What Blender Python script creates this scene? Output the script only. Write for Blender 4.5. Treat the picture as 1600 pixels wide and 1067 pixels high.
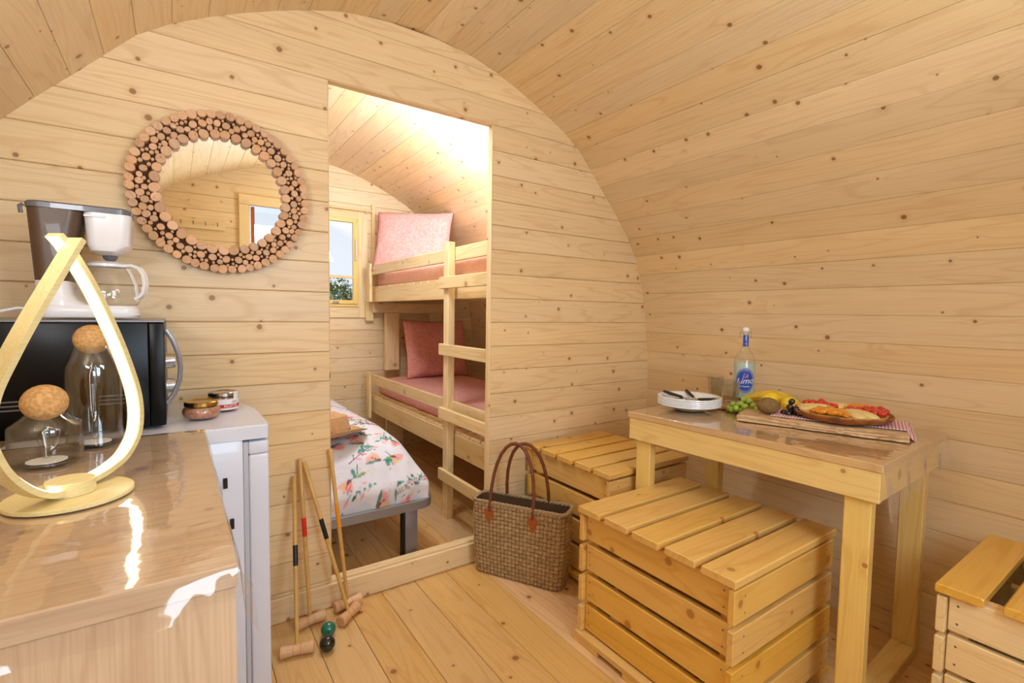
import bpy, bmesh, math, random
import numpy as np
from mathutils import Vector, Matrix, noise
for o in list(bpy.data.objects): bpy.data.objects.remove(o)
S = bpy.context.scene; COL = S.collection
PI = math.pi; R = math.radians
# ------------------------------------------------------------ camera, world, light, exposure
cd = bpy.data.cameras.new('camera'); cam = bpy.data.objects.new('camera', cd); COL.objects.link(cam)
FPX = 765.6
cd.sensor_width = 36; cd.lens = FPX / 1600 * 36; cd.clip_start = .02
Xc = Vector((1115, -27.5, FPX)).normalized()
Yc0 = Vector((-527, -51.5, FPX)).normalized()
Dn = Xc.cross(Yc0); Dn = Dn if Dn.y > 0 else -Dn; Dn.normalize()
Zc = -Dn; Yc = Zc.cross(Xc).normalized()
right = Vector((Xc.x, Yc.x, Zc.x)); down = Vector((Xc.y, Yc.y, Zc.y)); fwd = Vector((Xc.z, Yc.z, Zc.z))
cam.matrix_world = Matrix.Translation((0, 0, 1.2)) @ Matrix((right, -down, -fwd)).transposed().to_4x4()
S.camera = cam
S.view_settings.view_transform = 'Standard'; S.view_settings.look = 'None'
S.view_settings.gamma = 1; S.view_settings.use_curve_mapping = False
S.view_settings.exposure = -0.26
W = bpy.data.worlds.new('world'); S.world = W; W.use_nodes = True
wn = W.node_tree.nodes; wn.clear()
bgn = wn.new('ShaderNodeBackground'); wo = wn.new('ShaderNodeOutputWorld')
sky = wn.new('ShaderNodeTexSky'); sky.sky_type = 'HOSEK_WILKIE'; sky.turbidity = 4; sky.sun_direction = (-.3, -.5, .8)
mixw = wn.new('ShaderNodeMix'); mixw.data_type = 'RGBA'; mixw.inputs[0].default_value = .6; mixw.inputs[7].default_value = (.9, .95, 1, 1)
W.node_tree.links.new(sky.outputs[0], mixw.inputs[6]); W.node_tree.links.new(mixw.outputs[2], bgn.inputs[0])
W.node_tree.links.new(bgn.outputs[0], wo.inputs[0]); bgn.inputs[1].default_value = 1.8
def area(name, loc, target, sx, sy, power, color, spread=180):
    l = bpy.data.lights.new(name, 'AREA'); l.shape = 'RECTANGLE'; l.size = sx; l.size_y = sy
    l.energy = power; l.color = color; l.spread = R(spread)
    o = bpy.data.objects.new(name, l); COL.objects.link(o); o.location = loc
    d = Vector(target) - Vector(loc); o.rotation_euler = d.to_track_quat('-Z', 'Y').to_euler(); return o
COOL = (.76, .87, 1); DAY = (.68, .85, 1); WARM = (.85, .92, 1)
area('daylight_door', (.86, -.66, 1.45), (.95, 2, 1.2), .62, .9, 26, DAY)
area('added_window_light', (.18, -.63, 1.25), (.18, 2, 1.2), .28, .44, 6, DAY)  # light of an unseen window, added for the white glare on the vinyl
area('ceiling_fill', (1.25, -.15, 1.95), (1.0, .35, 2.4), .4, .3, 7.5, WARM)  # unseen fill aimed at the ceiling, standing in for bounced flash
area('ceiling_fill', (-.40, .62, 1.42), (-.05, 1.15, 2.3), .24, .24, 7.5, WARM)  # second unseen fill, added to brighten the left ceiling
area('entrance_fill', (1.38, .08, 1.75), (.2, -.6, 1.95), .3, .3, 9, WARM)  # unseen fill, added to brighten the front wall in the mirror
area('bunk_room_light', (1.30, 2.42, 1.88), (1.45, 3.0, 2.35), .40, .30, 22, COOL)
area('bunk_room_light', (.75, 2.2, 2.2), (.9, 3.3, .6), .40, .25, 22, COOL)  # unseen light over the bed, brightening the far wall; no lamp hangs there

# ------------------------------------------------------------ materials
def nt(name):
    m = bpy.data.materials.new(name); m.use_nodes = True; t = m.node_tree; t.nodes.clear()
    o = t.nodes.new('ShaderNodeOutputMaterial'); b = t.nodes.new('ShaderNodeBsdfPrincipled')
    t.links.new(b.outputs[0], o.inputs[0]); return m, t, b, o
def N(t, k, **kw):
    n = t.nodes.new(k)
    for a, v in kw.items(): setattr(n, a, v)
    return n
def L(t, a, b): t.links.new(a, b)
def val(t, op, a, b=None, c=None, clamp=False):
    n = N(t, 'ShaderNodeMath', operation=op, use_clamp=clamp)
    for i, v in enumerate((a, b, c)):
        if v is None: continue
        if isinstance(v, (int, float)): n.inputs[i].default_value = v
        else: L(t, v, n.inputs[i])
    return n.outputs[0]
def mixc(t, f, a, b, bt='MIX'):
    n = N(t, 'ShaderNodeMix', data_type='RGBA', blend_type=bt)
    for i, v in ((0, f), (6, a), (7, b)):
        if isinstance(v, (int, float)): n.inputs[i].default_value = v
        elif isinstance(v, tuple): n.inputs[i].default_value = (*v[:3], 1)
        else: L(t, v, n.inputs[i])
    return n.outputs[2]
def mrange(t, v, a, b, c=0., d=1., smooth=True):
    n = N(t, 'ShaderNodeMapRange', interpolation_type='SMOOTHSTEP' if smooth else 'LINEAR')
    L(t, v, n.inputs[0])
    for i, x in enumerate((a, b, c, d)): n.inputs[i + 1].default_value = x
    return n.outputs[0]
def srgb(r, g, b):
    f = lambda c: (c / 255 / 12.92) if c / 255 <= .04045 else ((c / 255 + .055) / 1.055) ** 2.4
    return (f(r), f(g), f(b))
def bump(t, b, h, s, d=.002):
    n = N(t, 'ShaderNodeBump'); n.inputs['Strength'].default_value = s; n.inputs['Distance'].default_value = d
    L(t, h, n.inputs['Height']); L(t, n.outputs[0], b.inputs['Normal'])
def wood(name, base, dark, rough=.5, coat=0., knot=1., knotcol=(120, 72, 38), ring=.5, var=.10, kscale=5.2, fiber=.25, ringfreq=9.):
    m, t, b, o = nt(name)
    tc = N(t, 'ShaderNodeTexCoord'); oi = N(t, 'ShaderNodeObjectInfo')
    off = N(t, 'ShaderNodeVectorMath', operation='SCALE'); off.inputs[0].default_value = (37.3, 19.1, 11.7); L(t, oi.outputs['Random'], off.inputs['Scale'])
    v = N(t, 'ShaderNodeVectorMath', operation='ADD'); L(t, tc.outputs['Object'], v.inputs[0]); L(t, off.outputs[0], v.inputs[1])
    V = v.outputs[0]
    def sc(s):
        n = N(t, 'ShaderNodeVectorMath', operation='MULTIPLY'); L(t, V, n.inputs[0]); n.inputs[1].default_value = s; return n.outputs[0]
    def noi(s, scale=1., det=2., dist=0.):
        n = N(t, 'ShaderNodeTexNoise'); L(t, sc(s), n.inputs['Vector']); n.inputs['Scale'].default_value = scale
        n.inputs['Detail'].default_value = det; n.inputs['Distortion'].default_value = dist; return n.outputs[0]
    vo = N(t, 'ShaderNodeTexVoronoi', voronoi_dimensions='2D'); L(t, sc((kscale, kscale, kscale)), vo.inputs['Vector']); vo.inputs['Scale'].default_value = 1
    D = vo.outputs['Distance']; sep = N(t, 'ShaderNodeSeparateColor'); L(t, vo.outputs['Color'], sep.inputs[0])
    big = noi((.9, 11, 11), 1, 1.5, .3)
    near = val(t, 'DIVIDE', .5, val(t, 'ADD', 1, val(t, 'MULTIPLY', val(t, 'POWER', val(t, 'MULTIPLY', D, 7.), 2), 1)))
    hasK = mrange(t, sep.outputs[0], .32, .36)
    ringv = val(t, 'ADD', val(t, 'MULTIPLY', big, ringfreq), val(t, 'MULTIPLY', near, hasK))
    tri = val(t, 'PINGPONG', ringv, .5)
    rings = mrange(t, tri, .30, .5)
    fib = noi((5, 260, 260), 1, 2, 0)
    patch = noi((2.2, 7, 7), 1, 2, 0)
    c = mixc(t, val(t, 'MULTIPLY', rings, ring), base, dark)
    c = mixc(t, val(t, 'MULTIPLY', mrange(t, fib, .35, .7), fiber), c, dark)
    lt = tuple(min(1, x * 1.12) for x in base)
    c = mixc(t, val(t, 'MULTIPLY', mrange(t, patch, .5, .8), .5), c, lt)
    rad = mrange(t, sep.outputs[1], 0, 1, .016, .066, False)
    kd = val(t, 'DIVIDE', D, rad)
    halo = val(t, 'MULTIPLY', mrange(t, kd, 3., 1.), hasK)
    core = val(t, 'MULTIPLY', mrange(t, kd, 1.15, .75), hasK)
    c = mixc(t, val(t, 'MULTIPLY', halo, .35 * knot), c, dark)
    c = mixc(t, val(t, 'MULTIPLY', core, .85 * knot), c, srgb(*knotcol))
    hv = N(t, 'ShaderNodeHueSaturation'); L(t, c, hv.inputs['Color'])
    L(t, val(t, 'ADD', 1 - var * .6, val(t, 'MULTIPLY', oi.outputs['Random'], var * 1.2)), hv.inputs['Value'])
    r2 = val(t, 'FRACT', val(t, 'MULTIPLY', oi.outputs['Random'], 91.7))
    L(t, val(t, 'ADD', .93, val(t, 'MULTIPLY', r2, .14)), hv.inputs['Saturation'])
    L(t, hv.outputs[0], b.inputs['Base Color']); b.inputs['Roughness'].default_value = rough
    b.inputs['Coat Weight'].default_value = coat; b.inputs['Coat Roughness'].default_value = .22
    bump(t, b, val(t, 'ADD', fib, val(t, 'MULTIPLY', rings, .4)), .12, .001)
    return m
def plain(name, col, rough=.5, metal=0., coat=0., trans=0., noise_amt=0., nscale=40., bumps=0., emis=None, estr=0., sheen=0.):
    m, t, b, o = nt(name)
    c = srgb(*col)
    b.inputs['Base Color'].default_value = (*c, 1)
    tc = N(t, 'ShaderNodeTexCoord'); n = N(t, 'ShaderNodeTexNoise'); L(t, tc.outputs['Object'], n.inputs['Vector']); n.inputs['Scale'].default_value = nscale
    n.inputs['Detail'].default_value = 3
    if noise_amt:
        L(t, mixc(t, mrange(t, n.outputs[0], .3, .7), c, tuple(x * (1 - noise_amt) for x in c)), b.inputs['Base Color'])
    if bumps: bump(t, b, n.outputs[0], bumps, .002)
    b.inputs['Roughness'].default_value = rough; b.inputs['Metallic'].default_value = metal
    b.inputs['Coat Weight'].default_value = coat; b.inputs['Transmission Weight'].default_value = trans
    b.inputs['Sheen Weight'].default_value = sheen
    if emis: b.inputs['Emission Color'].default_value = (*emis, 1); b.inputs['Emission Strength'].default_value = estr
    return m
def thin(name, tint=(1, 1, 1), rough=.03, haze=0., hazecol=(1, 1, 1), wavy=0., wscale=12., refl=1.):
    m = bpy.data.materials.new(name); m.use_nodes = True; t = m.node_tree; t.nodes.clear()
    o = N(t, 'ShaderNodeOutputMaterial'); tr = N(t, 'ShaderNodeBsdfTransparent'); tr.inputs[0].default_value = (*tint, 1)
    gl = N(t, 'ShaderNodeBsdfGlossy'); gl.inputs['Roughness'].default_value = rough
    lw = N(t, 'ShaderNodeLayerWeight'); lw.inputs[0].default_value = .5
    mx = N(t, 'ShaderNodeMixShader'); L(t, val(t, 'MULTIPLY', val(t, 'ADD', .04, val(t, 'MULTIPLY', val(t, 'POWER', lw.outputs['Facing'], 5.), .9)), refl, clamp=True), mx.inputs[0]); L(t, tr.outputs[0], mx.inputs[1]); L(t, gl.outputs[0], mx.inputs[2])
    out = mx.outputs[0]
    if haze:
        df = N(t, 'ShaderNodeBsdfDiffuse'); df.inputs[0].default_value = (*hazecol, 1)
        m2 = N(t, 'ShaderNodeMixShader'); m2.inputs[0].default_value = haze; L(t, out, m2.inputs[1]); L(t, df.outputs[0], m2.inputs[2]); out = m2.outputs[0]
    if wavy:
        tc = N(t, 'ShaderNodeTexCoord'); n = N(t, 'ShaderNodeTexNoise'); L(t, tc.outputs['Object'], n.inputs['Vector']); n.inputs['Scale'].default_value = wscale
        n.inputs['Detail'].default_value = 2
        bp = N(t, 'ShaderNodeBump'); bp.inputs['Strength'].default_value = wavy; bp.inputs['Distance'].default_value = .01; L(t, n.outputs[0], bp.inputs['Height'])
        L(t, bp.outputs[0], gl.inputs['Normal']); L(t, bp.outputs[0], lw.inputs['Normal'])
    L(t, out, o.inputs[0]); return m
M = {}
M['pine_wall'] = wood('pine wall planks', srgb(238, 210, 164), srgb(214, 172, 120), .52, .12, ring=.4, kscale=6.4, knotcol=(150, 98, 60))
M['pine_ceiling'] = wood('pine curved planks', srgb(232, 203, 156), srgb(212, 171, 120), .42, .25, ring=.4, kscale=6.4, knotcol=(132, 82, 46))
M['pine_floor'] = wood('varnished pine floor', srgb(216, 174, 110), srgb(193, 138, 76), .35, .3, ring=.4, knotcol=(140, 80, 44), var=.08)
M['pine_floor_red'] = wood('red and red-lit pine floor', srgb(226, 182, 126), srgb(194, 136, 82), .35, .3, knotcol=(130, 66, 38), var=.12)
M['bench'] = wood('honey varnished pine', srgb(232, 184, 96), srgb(212, 152, 62), .33, .35, knotcol=(160, 94, 40), var=.04, kscale=4.5, knot=.8, ringfreq=7)
M['bench_light'] = wood('pale sawn pine', srgb(240, 212, 158), srgb(218, 178, 118), .5, .1, knotcol=(160, 100, 50), kscale=3.6, knot=.7)
M['table_pine'] = wood('yellow pine frame', srgb(238, 204, 122), srgb(220, 174, 88), .4, .25, knotcol=(150, 95, 40), kscale=3.2, knot=.8)
M['bunk'] = wood('bunk pine', srgb(240, 212, 158), srgb(218, 176, 116), .5, .1, knotcol=(150, 96, 55), kscale=3.2, knot=.7)
M['oak'] = wood('oak laminate', srgb(224, 194, 156), srgb(197, 157, 117), .3, .2, knotcol=(120, 92, 70), kscale=5., knot=.6, ring=.45, ringfreq=12, fiber=.4)
M['table_top'] = wood('oak laminate table top', srgb(222, 186, 128), srgb(196, 150, 94), .3, .2, kscale=5, knot=.3, ring=.6, ringfreq=12)
M['backing'] = plain('dark joint backing', (110, 70, 38), .9)
M['bamboo'] = wood('pale bamboo veneer', srgb(224, 208, 158), srgb(206, 186, 130), .4, .15, knot=0, ring=.25, fiber=.5)
M['mallet_wood'] = wood('beech', srgb(222, 174, 128), srgb(198, 146, 98), .45, .1, knot=0, ring=.3, fiber=.4)
M['handle_wood'] = plain('varnished handle wood', (222, 174, 96), .4, coat=.2, noise_amt=.15, nscale=20)
M['branch'] = wood('sliced branch wood', srgb(216, 172, 132), srgb(188, 140, 100), .65, 0, knot=.5, ring=.5, var=.28, kscale=20, ringfreq=30)
M['bark'] = plain('dark branch bark', (92, 56, 34), .9)
M['mirror'] = plain('mirror glass', (245, 248, 248), .01, 1.)
M['glass'] = thin('clear glass', (.975, .982, .985), .02, refl=1.7)
M['pane'] = thin('window pane glass', (.98, .99, 1), .02)
M['vinyl'] = thin('clear wrinkled vinyl', (.97, .95, .93), .05, haze=.05, hazecol=(.9, .86, .84), wavy=.17, wscale=15, refl=1.7)
M['white'] = plain('white enamel', (220, 226, 242), .3, coat=.3)
M['white_plastic'] = plain('white plastic', (238, 236, 238), .3, coat=.2)
M['china'] = plain('white china', (240, 242, 246), .12, coat=.5)
M['black'] = plain('black glossy plastic', (7, 6, 5), .30)
M['black_matt'] = plain('black plastic', (20, 19, 20), .45)
M['chrome'] = plain('brushed metal', (200, 202, 206), .22, 1.)
M['silver'] = plain('silver grey plastic', (150, 154, 170), .3, .6)
M['brown_tank'] = plain('smoked brown plastic', (92, 70, 52), .4, coat=.1)
M['grey_lid'] = plain('dark grey plastic', (106, 104, 106), .3, coat=.3)
M['gasket'] = plain('grey door gasket', (190, 194, 206), .5)
M['cork'] = plain('pressed cork', (212, 164, 104), .8, noise_amt=.35, nscale=160, bumps=.4)
M['led'] = plain('glowing led strip', (255, 244, 214), .5, emis=(1, .91, .74), estr=8)
M['matt_white'] = plain('matt white', (236, 232, 228), .8)
M['bed_metal'] = plain('grey painted bed steel', (150, 150, 156), .35, .5)
M['leather'] = plain('brown leather', (122, 62, 32), .45, noise_amt=.25, nscale=60, bumps=.1)
M['leather_light'] = plain('tan leather', (176, 92, 42), .5, noise_amt=.25, nscale=60, bumps=.15)
M['hat'] = plain('tan felt', (206, 158, 106), .8, noise_amt=.15, nscale=60, sheen=.2)
M['green_ball'] = plain('green lacquer', (4, 108, 88), .18, coat=.6)
M['black_ball'] = plain('black lacquer', (16, 16, 18), .2, coat=.6)
M['tape_black'] = plain('black paint', (24, 24, 26), .4)
M['tape_red'] = plain('red paint', (222, 44, 26), .4)
M['tape_orange'] = plain('orange paint', (240, 156, 30), .4)
M['grape_green'] = plain('green grape skin', (158, 184, 58), .2, coat=.4, noise_amt=.15, nscale=30)
M['grape_black'] = plain('dark grape skin', (34, 18, 30), .16, coat=.5)
M['stalk'] = plain('green stalk', (128, 128, 60), .6)
M['kiwi'] = plain('brown kiwi skin', (138, 106, 58), .75, noise_amt=.3, nscale=90, bumps=.3)
M['lemon'] = plain('lemon peel', (244, 208, 20), .35, coat=.2, noise_amt=.08, nscale=90, bumps=.2)
M['banana'] = plain('banana peel', (236, 196, 54), .45, noise_amt=.2, nscale=18)
M['banana_tip'] = plain('dark banana tip', (78, 58, 26), .7)
M['strawberry'] = plain('cut strawberry', (222, 46, 24), .22, coat=.5, noise_amt=.35, nscale=60, bumps=.3)
M['mango'] = plain('orange fruit pieces', (238, 150, 20), .25, coat=.4, noise_amt=.25, nscale=50, bumps=.3)
M['pear'] = plain('pale pear slices', (240, 212, 140), .3, coat=.3, noise_amt=.15, nscale=30)
M['crust'] = plain('baked pastry crust', (176, 104, 44), .6, noise_amt=.6, nscale=28, bumps=.5)
M['custard'] = plain('custard filling', (236, 196, 110), .35, noise_amt=.15)
M['bark_board'] = wood('rough weathered wood', srgb(224, 190, 144), srgb(160, 116, 76), .85, 0, knot=.4, ring=.9, fiber=.8, ringfreq=16)
M['tray'] = wood('round tray wood', srgb(200, 140, 82), srgb(168, 106, 56), .45, .1, knot=0)
M['gold'] = plain('gold coloured lid', (196, 160, 84), .22, 1.)
M['steel_lid'] = plain('silver coloured lid', (186, 184, 182), .2, 1.)
M['pate'] = plain('pink coarse pate', (206, 140, 108), .5, noise_amt=.4, nscale=110, bumps=.3, coat=.4)
M['label_white'] = plain('white paper label', (236, 230, 230), .6)
M['label_red'] = plain('red printed band', (196, 50, 42), .6)
M['label_blue'] = plain('blue printed label', (28, 78, 180), .4)
M['ink_blue'] = plain('blue ink', (40, 60, 150), .5)
M['ink_white'] = plain('white ink', (244, 244, 248), .5)
M['ink_pink'] = plain('pink ink', (240, 150, 170), .5)
M['limo'] = plain('cloudy lemonade', (190, 212, 200), .3)
M['teal_cloth'] = plain('teal cloth', (110, 160, 150), .8)
M['foliage'] = plain('green leaves', (120, 170, 96), .7, noise_amt=.5, nscale=12)
M['grass'] = plain('grass', (92, 128, 84), .9, noise_amt=.4, nscale=3)
M['lamp_white'] = plain('added lamp glass', (255, 250, 240), .4, emis=(1, .95, .88), estr=3)
def fabric_pink(name, col, col2):
    m, t, b, o = nt(name); tc = N(t, 'ShaderNodeTexCoord')
    n = N(t, 'ShaderNodeTexNoise'); L(t, tc.outputs['Object'], n.inputs['Vector']); n.inputs['Scale'].default_value = 55; n.inputs['Detail'].default_value = 3; n.inputs['Distortion'].default_value = 1.5
    L(t, mixc(t, mrange(t, n.outputs[0], .42, .6), srgb(*col), srgb(*col2)), b.inputs['Base Color'])
    b.inputs['Roughness'].default_value = .85; b.inputs['Sheen Weight'].default_value = .15
    n2 = N(t, 'ShaderNodeTexNoise'); L(t, tc.outputs['Object'], n2.inputs['Vector']); n2.inputs['Scale'].default_value = 12; n2.inputs['Detail'].default_value = 3
    bump(t, b, n2.outputs[0], .5, .02); return m
M['pink'] = fabric_pink('salmon pink patterned cotton', (240, 164, 156), (246, 190, 184))
M['pink2'] = fabric_pink('rose pink patterned cotton', (230, 150, 136), (238, 170, 160))
M['pink3'] = fabric_pink('lightened salmon pink cotton', (246, 190, 178), (250, 208, 198))  # paler copy of the pink, lightened to offset shade on the upper berth
M['tumbler'] = thin('faceted glass', (.90, .91, .90), .04, refl=2.6)
M['black'].node_tree.nodes['Principled BSDF'].inputs['Specular IOR Level'].default_value = .22
M['piping'] = plain('maroon piping', (140, 50, 60), .8)
def gingham():
    m, t, b, o = nt('red gingham cotton'); uv = N(t, 'ShaderNodeTexCoord'); s = N(t, 'ShaderNodeSeparateXYZ'); L(t, uv.outputs['UV'], s.inputs[0])
    fx = val(t, 'GREATER_THAN', val(t, 'FRACT', val(t, 'MULTIPLY', s.outputs[0], 32)), .5)
    fy = val(t, 'GREATER_THAN', val(t, 'FRACT', val(t, 'MULTIPLY', s.outputs[1], 32)), .5)
    f = val(t, 'MULTIPLY', val(t, 'ADD', fx, fy), .5)
    L(t, mixc(t, f, srgb(244, 236, 240), srgb(190, 24, 62)), b.inputs['Base Color']); b.inputs['Roughness'].default_value = .85; return m
M['gingham'] = gingham()
def seagrass():
    m, t, b, o = nt('woven seagrass'); a = N(t, 'ShaderNodeAttribute', attribute_name='Col'); L(t, a.outputs[0], b.inputs['Base Color'])
    b.inputs['Roughness'].default_value = .8
    uv = N(t, 'ShaderNodeTexCoord'); n = N(t, 'ShaderNodeTexNoise'); L(t, uv.outputs['Object'], n.inputs['Vector']); n.inputs['Scale'].default_value = 260; n.inputs['Detail'].default_value = 2
    bump(t, b, n.outputs[0], .6, .002); return m
M['seagrass'] = seagrass()
def vcol(name, rough=.8, wr=.4):
    m, t, b, o = nt(name); a = N(t, 'ShaderNodeAttribute', attribute_name='Col'); L(t, a.outputs[0], b.inputs['Base Color']); b.inputs['Roughness'].default_value = rough
    tc = N(t, 'ShaderNodeTexCoord'); n2 = N(t, 'ShaderNodeTexNoise'); L(t, tc.outputs['Object'], n2.inputs['Vector']); n2.inputs['Scale'].default_value = 9; n2.inputs['Detail'].default_value = 3; n2.inputs['Distortion'].default_value = .6
    bump(t, b, n2.outputs[0], wr, .03); return m
M['floral'] = vcol('floral printed cotton')

# ------------------------------------------------------------ mesh helpers
def tag(o, label=None, cat=None, group=None, kind=None):
    if label: o['label'] = label
    if cat: o['category'] = cat
    if group: o['group'] = group
    if kind: o['kind'] = kind
    return o
def thing(name, label, cat, loc=(0, 0, 0), rz=0, group=None, rot=None):
    o = bpy.data.objects.new(name, None); COL.objects.link(o); o.empty_display_size = .05
    o.location = loc; o.rotation_euler = rot or (0, 0, rz); return tag(o, label, cat, group)
def link(name, me, parent=None, loc=None, mat4=None):
    o = bpy.data.objects.new(name, me); COL.objects.link(o)
    if parent: o.parent = parent
    if mat4 is not None: o.matrix_local = mat4
    elif loc is not None: o.location = loc
    return o
def mesh(name, verts, faces, mat, parent=None, smooth=False, loc=None, mat4=None, fix=True):
    me = bpy.data.meshes.new(name); me.from_pydata([tuple(v) for v in verts], [], faces)
    if mat: me.materials.append(mat)
    if fix:
        bm = bmesh.new(); bm.from_mesh(me); bmesh.ops.recalc_face_normals(bm, faces=bm.faces); bm.to_mesh(me); bm.free()
    if smooth: shade(me)
    return link(name, me, parent, loc, mat4)
def shade(me, ang=40):
    me.polygons.foreach_set('use_smooth', [True] * len(me.polygons))
    try: me.set_sharp_from_angle(angle=R(ang))
    except Exception: pass
_bc = {}
def board_me(Lx, Wy, Tz, ch, mat, name):
    k = (round(Lx, 4), round(Wy, 4), round(Tz, 4), ch, mat.name, name)
    if k in _bc: return _bc[k]
    a, b, c = Lx / 2, Wy / 2, Tz / 2
    sec = [(-b + ch, -c), (b - ch, -c), (b, -c + ch), (b, c - ch), (b - ch, c), (-b + ch, c), (-b, c - ch), (-b, -c + ch)]
    v = []; 
    e = min(ch, .002)
    for x, s in ((-a, 1), (-a + e, 0), (a - e, 0), (a, 1)):
        for (y, z) in sec:
            v.append((x, y * (1 - s * e / b), z * (1 - s * e / c)))
    f = [tuple(range(8)), tuple(range(24, 32))]
    for q in range(3):
        for i in range(8): j = (i + 1) % 8; f.append((q * 8 + i, q * 8 + j, q * 8 + 8 + j, q * 8 + 8 + i))
    me = bpy.data.meshes.new(name); me.from_pydata(v, [], f); me.materials.append(mat)
    bm = bmesh.new(); bm.from_mesh(me); bmesh.ops.recalc_face_normals(bm, faces=bm.faces); bm.to_mesh(me); bm.free()
    _bc[k] = me; return me
def frame(xa, za):
    x = Vector(xa).normalized(); z = Vector(za); z = (z - x * z.dot(x)).normalized(); y = z.cross(x)
    return Matrix((x, y, z)).transposed()
def board(name, dims, mat, parent, loc, xa=(1, 0, 0), za=(0, 0, 1), ch=.002):
    """length along local X, width Y, thickness Z"""
    me = board_me(*dims, ch, mat, name)
    return link(name, me, parent, mat4=Matrix.Translation(loc) @ frame(xa, za).to_4x4())
def bbox(name, lo, hi, mat, parent, ch=.002, axis=0):
    """board from a box in parent space, grain along axis 0/1/2"""
    d = [hi[i] - lo[i] for i in range(3)]; c = [(hi[i] + lo[i]) / 2 for i in range(3)]
    xa = [0, 0, 0]; xa[axis] = 1
    oth = [i for i in range(3) if i != axis]; t = min(oth, key=lambda i: d[i]); w = [i for i in oth if i != t][0]
    za = [0, 0, 0]; za[t] = 1
    return board(name, (d[axis], d[w], d[t]), mat, parent, c, xa, za, ch)
def rbox(name, lo, hi, r, mat, parent=None, seg=3):
    bm = bmesh.new(); bmesh.ops.create_cube(bm, size=1)
    for v in bm.verts:
        v.co = Vector([lo[i] + (v.co[i] + .5) * (hi[i] - lo[i]) for i in range(3)])
    bmesh.ops.bevel(bm, geom=bm.edges[:], offset=r, segments=seg, profile=.5, affect='EDGES')
    me = bpy.data.meshes.new(name); bm.to_mesh(me); bm.free(); me.materials.append(mat); shade(me)
    return link(name, me, parent)
def lathe(name, prof, mat, parent=None, seg=32, loc=None, mat4=None, ang=40, mats=None):
    v = []; f = []; rings = []
    for (r, z) in prof:
        if r < 1e-6: rings.append([len(v)]); v.append((0, 0, z))
        else:
            rings.append(list(range(len(v), len(v) + seg)))
            v += [(r * math.cos(2 * PI * i / seg), r * math.sin(2 * PI * i / seg), z) for i in range(seg)]
    for a, b in zip(rings, rings[1:]):
        for i in range(seg):
            j = (i + 1) % seg
            if len(a) == 1 and len(b) == 1: continue
            if len(a) == 1: f.append((a[0], b[i], b[j]))
            elif len(b) == 1: f.append((a[i], a[j], b[0]))
            else: f.append((a[i], a[j], b[j], b[i]))
    me = bpy.data.meshes.new(name); me.from_pydata(v, [], f); me.materials.append(mat); shade(me, ang)
    bm = bmesh.new(); bm.from_mesh(me); bmesh.ops.recalc_face_normals(bm, faces=bm.faces); bm.to_mesh(me); bm.free()
    return link(name, me, parent, loc, mat4)
def sweep(name, pts, sec, mat, parent=None, closed=False, up=None, smooth=True, cap=True, radii=None, ang=40):
    """sweep closed 2-D section along pts; sec coords = (side, up)"""
    pts = [Vector(p) for p in pts]; n = len(pts); v = []; f = []; m = len(sec)
    prev = None
    for i, p in enumerate(pts):
        a = pts[(i - 1) % n] if (closed or i) else pts[0]; b = pts[(i + 1) % n] if (closed or i < n - 1) else pts[-1]
        t = (b - a).normalized()
        if up is not None: u = Vector(up)
        else:
            if prev is None: prev = Vector((0, 0, 1)) if abs(t.z) < .9 else Vector((1, 0, 0))
            u = prev
        u = (u - t * u.dot(t)).normalized(); prev = u; s = t.cross(u)
        k = radii[i] if radii else 1
        v += [p + s * (q[0] * k) + u * (q[1] * k) for q in sec]
    rng = n if closed else n - 1
    for i in range(rng):
        for j in range(m):
            a = i * m + j; b = i * m + (j + 1) % m; c = ((i + 1) % n) * m
            f.append((a, b, c + (j + 1) % m, c + j))
    if cap and not closed: f.append(tuple(range(m))); f.append(tuple(range((n - 1) * m, n * m)))
    o = mesh(name, v, f, mat, parent)
    if smooth: shade(o.data, ang)
    return o
def circ(r, n=10): return [(r * math.cos(2 * PI * i / n), r * math.sin(2 * PI * i / n)) for i in range(n)]
def tube(name, pts, r, mat, parent=None, n=10, closed=False, radii=None): return sweep(name, pts, circ(r, n), mat, parent, closed, radii=radii)
def ell(name, loc, rad, mat, parent=None, rot=(0, 0, 0), seg=14, shape=None, noise_a=0.):
    bm = bmesh.new(); bmesh.ops.create_uvsphere(bm, u_segments=seg, v_segments=max(6, seg // 2 + 1), radius=1)
    for v in bm.verts:
        c = v.co.copy()
        if shape: c = shape(c)
        if noise_a: c *= 1 + noise_a * noise.noise(c * 2.3 + Vector(loc) * 50)
        v.co = Vector((c.x * rad[0], c.y * rad[1], c.z * rad[2]))
    me = bpy.data.meshes.new(name); bm.to_mesh(me); bm.free(); me.materials.append(mat); shade(me, 80)
    from mathutils import Euler
    return link(name, me, parent, mat4=Matrix.Translation(loc) @ Euler(rot).to_matrix().to_4x4())
def loft(name, secs, mat, parent=None, n=6, ang=35):
    """secs: (z,x0,x1,y0,y1,r) rounded rectangles"""
    v = []; f = []; m = 4 * (n + 1)
    for (z, x0, x1, y0, y1, r) in secs:
        for (cx, cy, a0) in ((x1 - r, y1 - r, 0), (x0 + r, y1 - r, 90), (x0 + r, y0 + r, 180), (x1 - r, y0 + r, 270)):
            for k in range(n + 1):
                a = R(a0 + 90 * k / n); v.append((cx + r * math.cos(a), cy + r * math.sin(a), z))
    for i in range(len(secs) - 1):
        for j in range(m): f.append((i * m + j, i * m + (j + 1) % m, (i + 1) * m + (j + 1) % m, (i + 1) * m + j))
    f.append(tuple(range(m))); f.append(tuple(range((len(secs) - 1) * m, len(secs) * m)))
    o = mesh(name, v, f, mat, parent); shade(o.data, ang); return o
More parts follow.
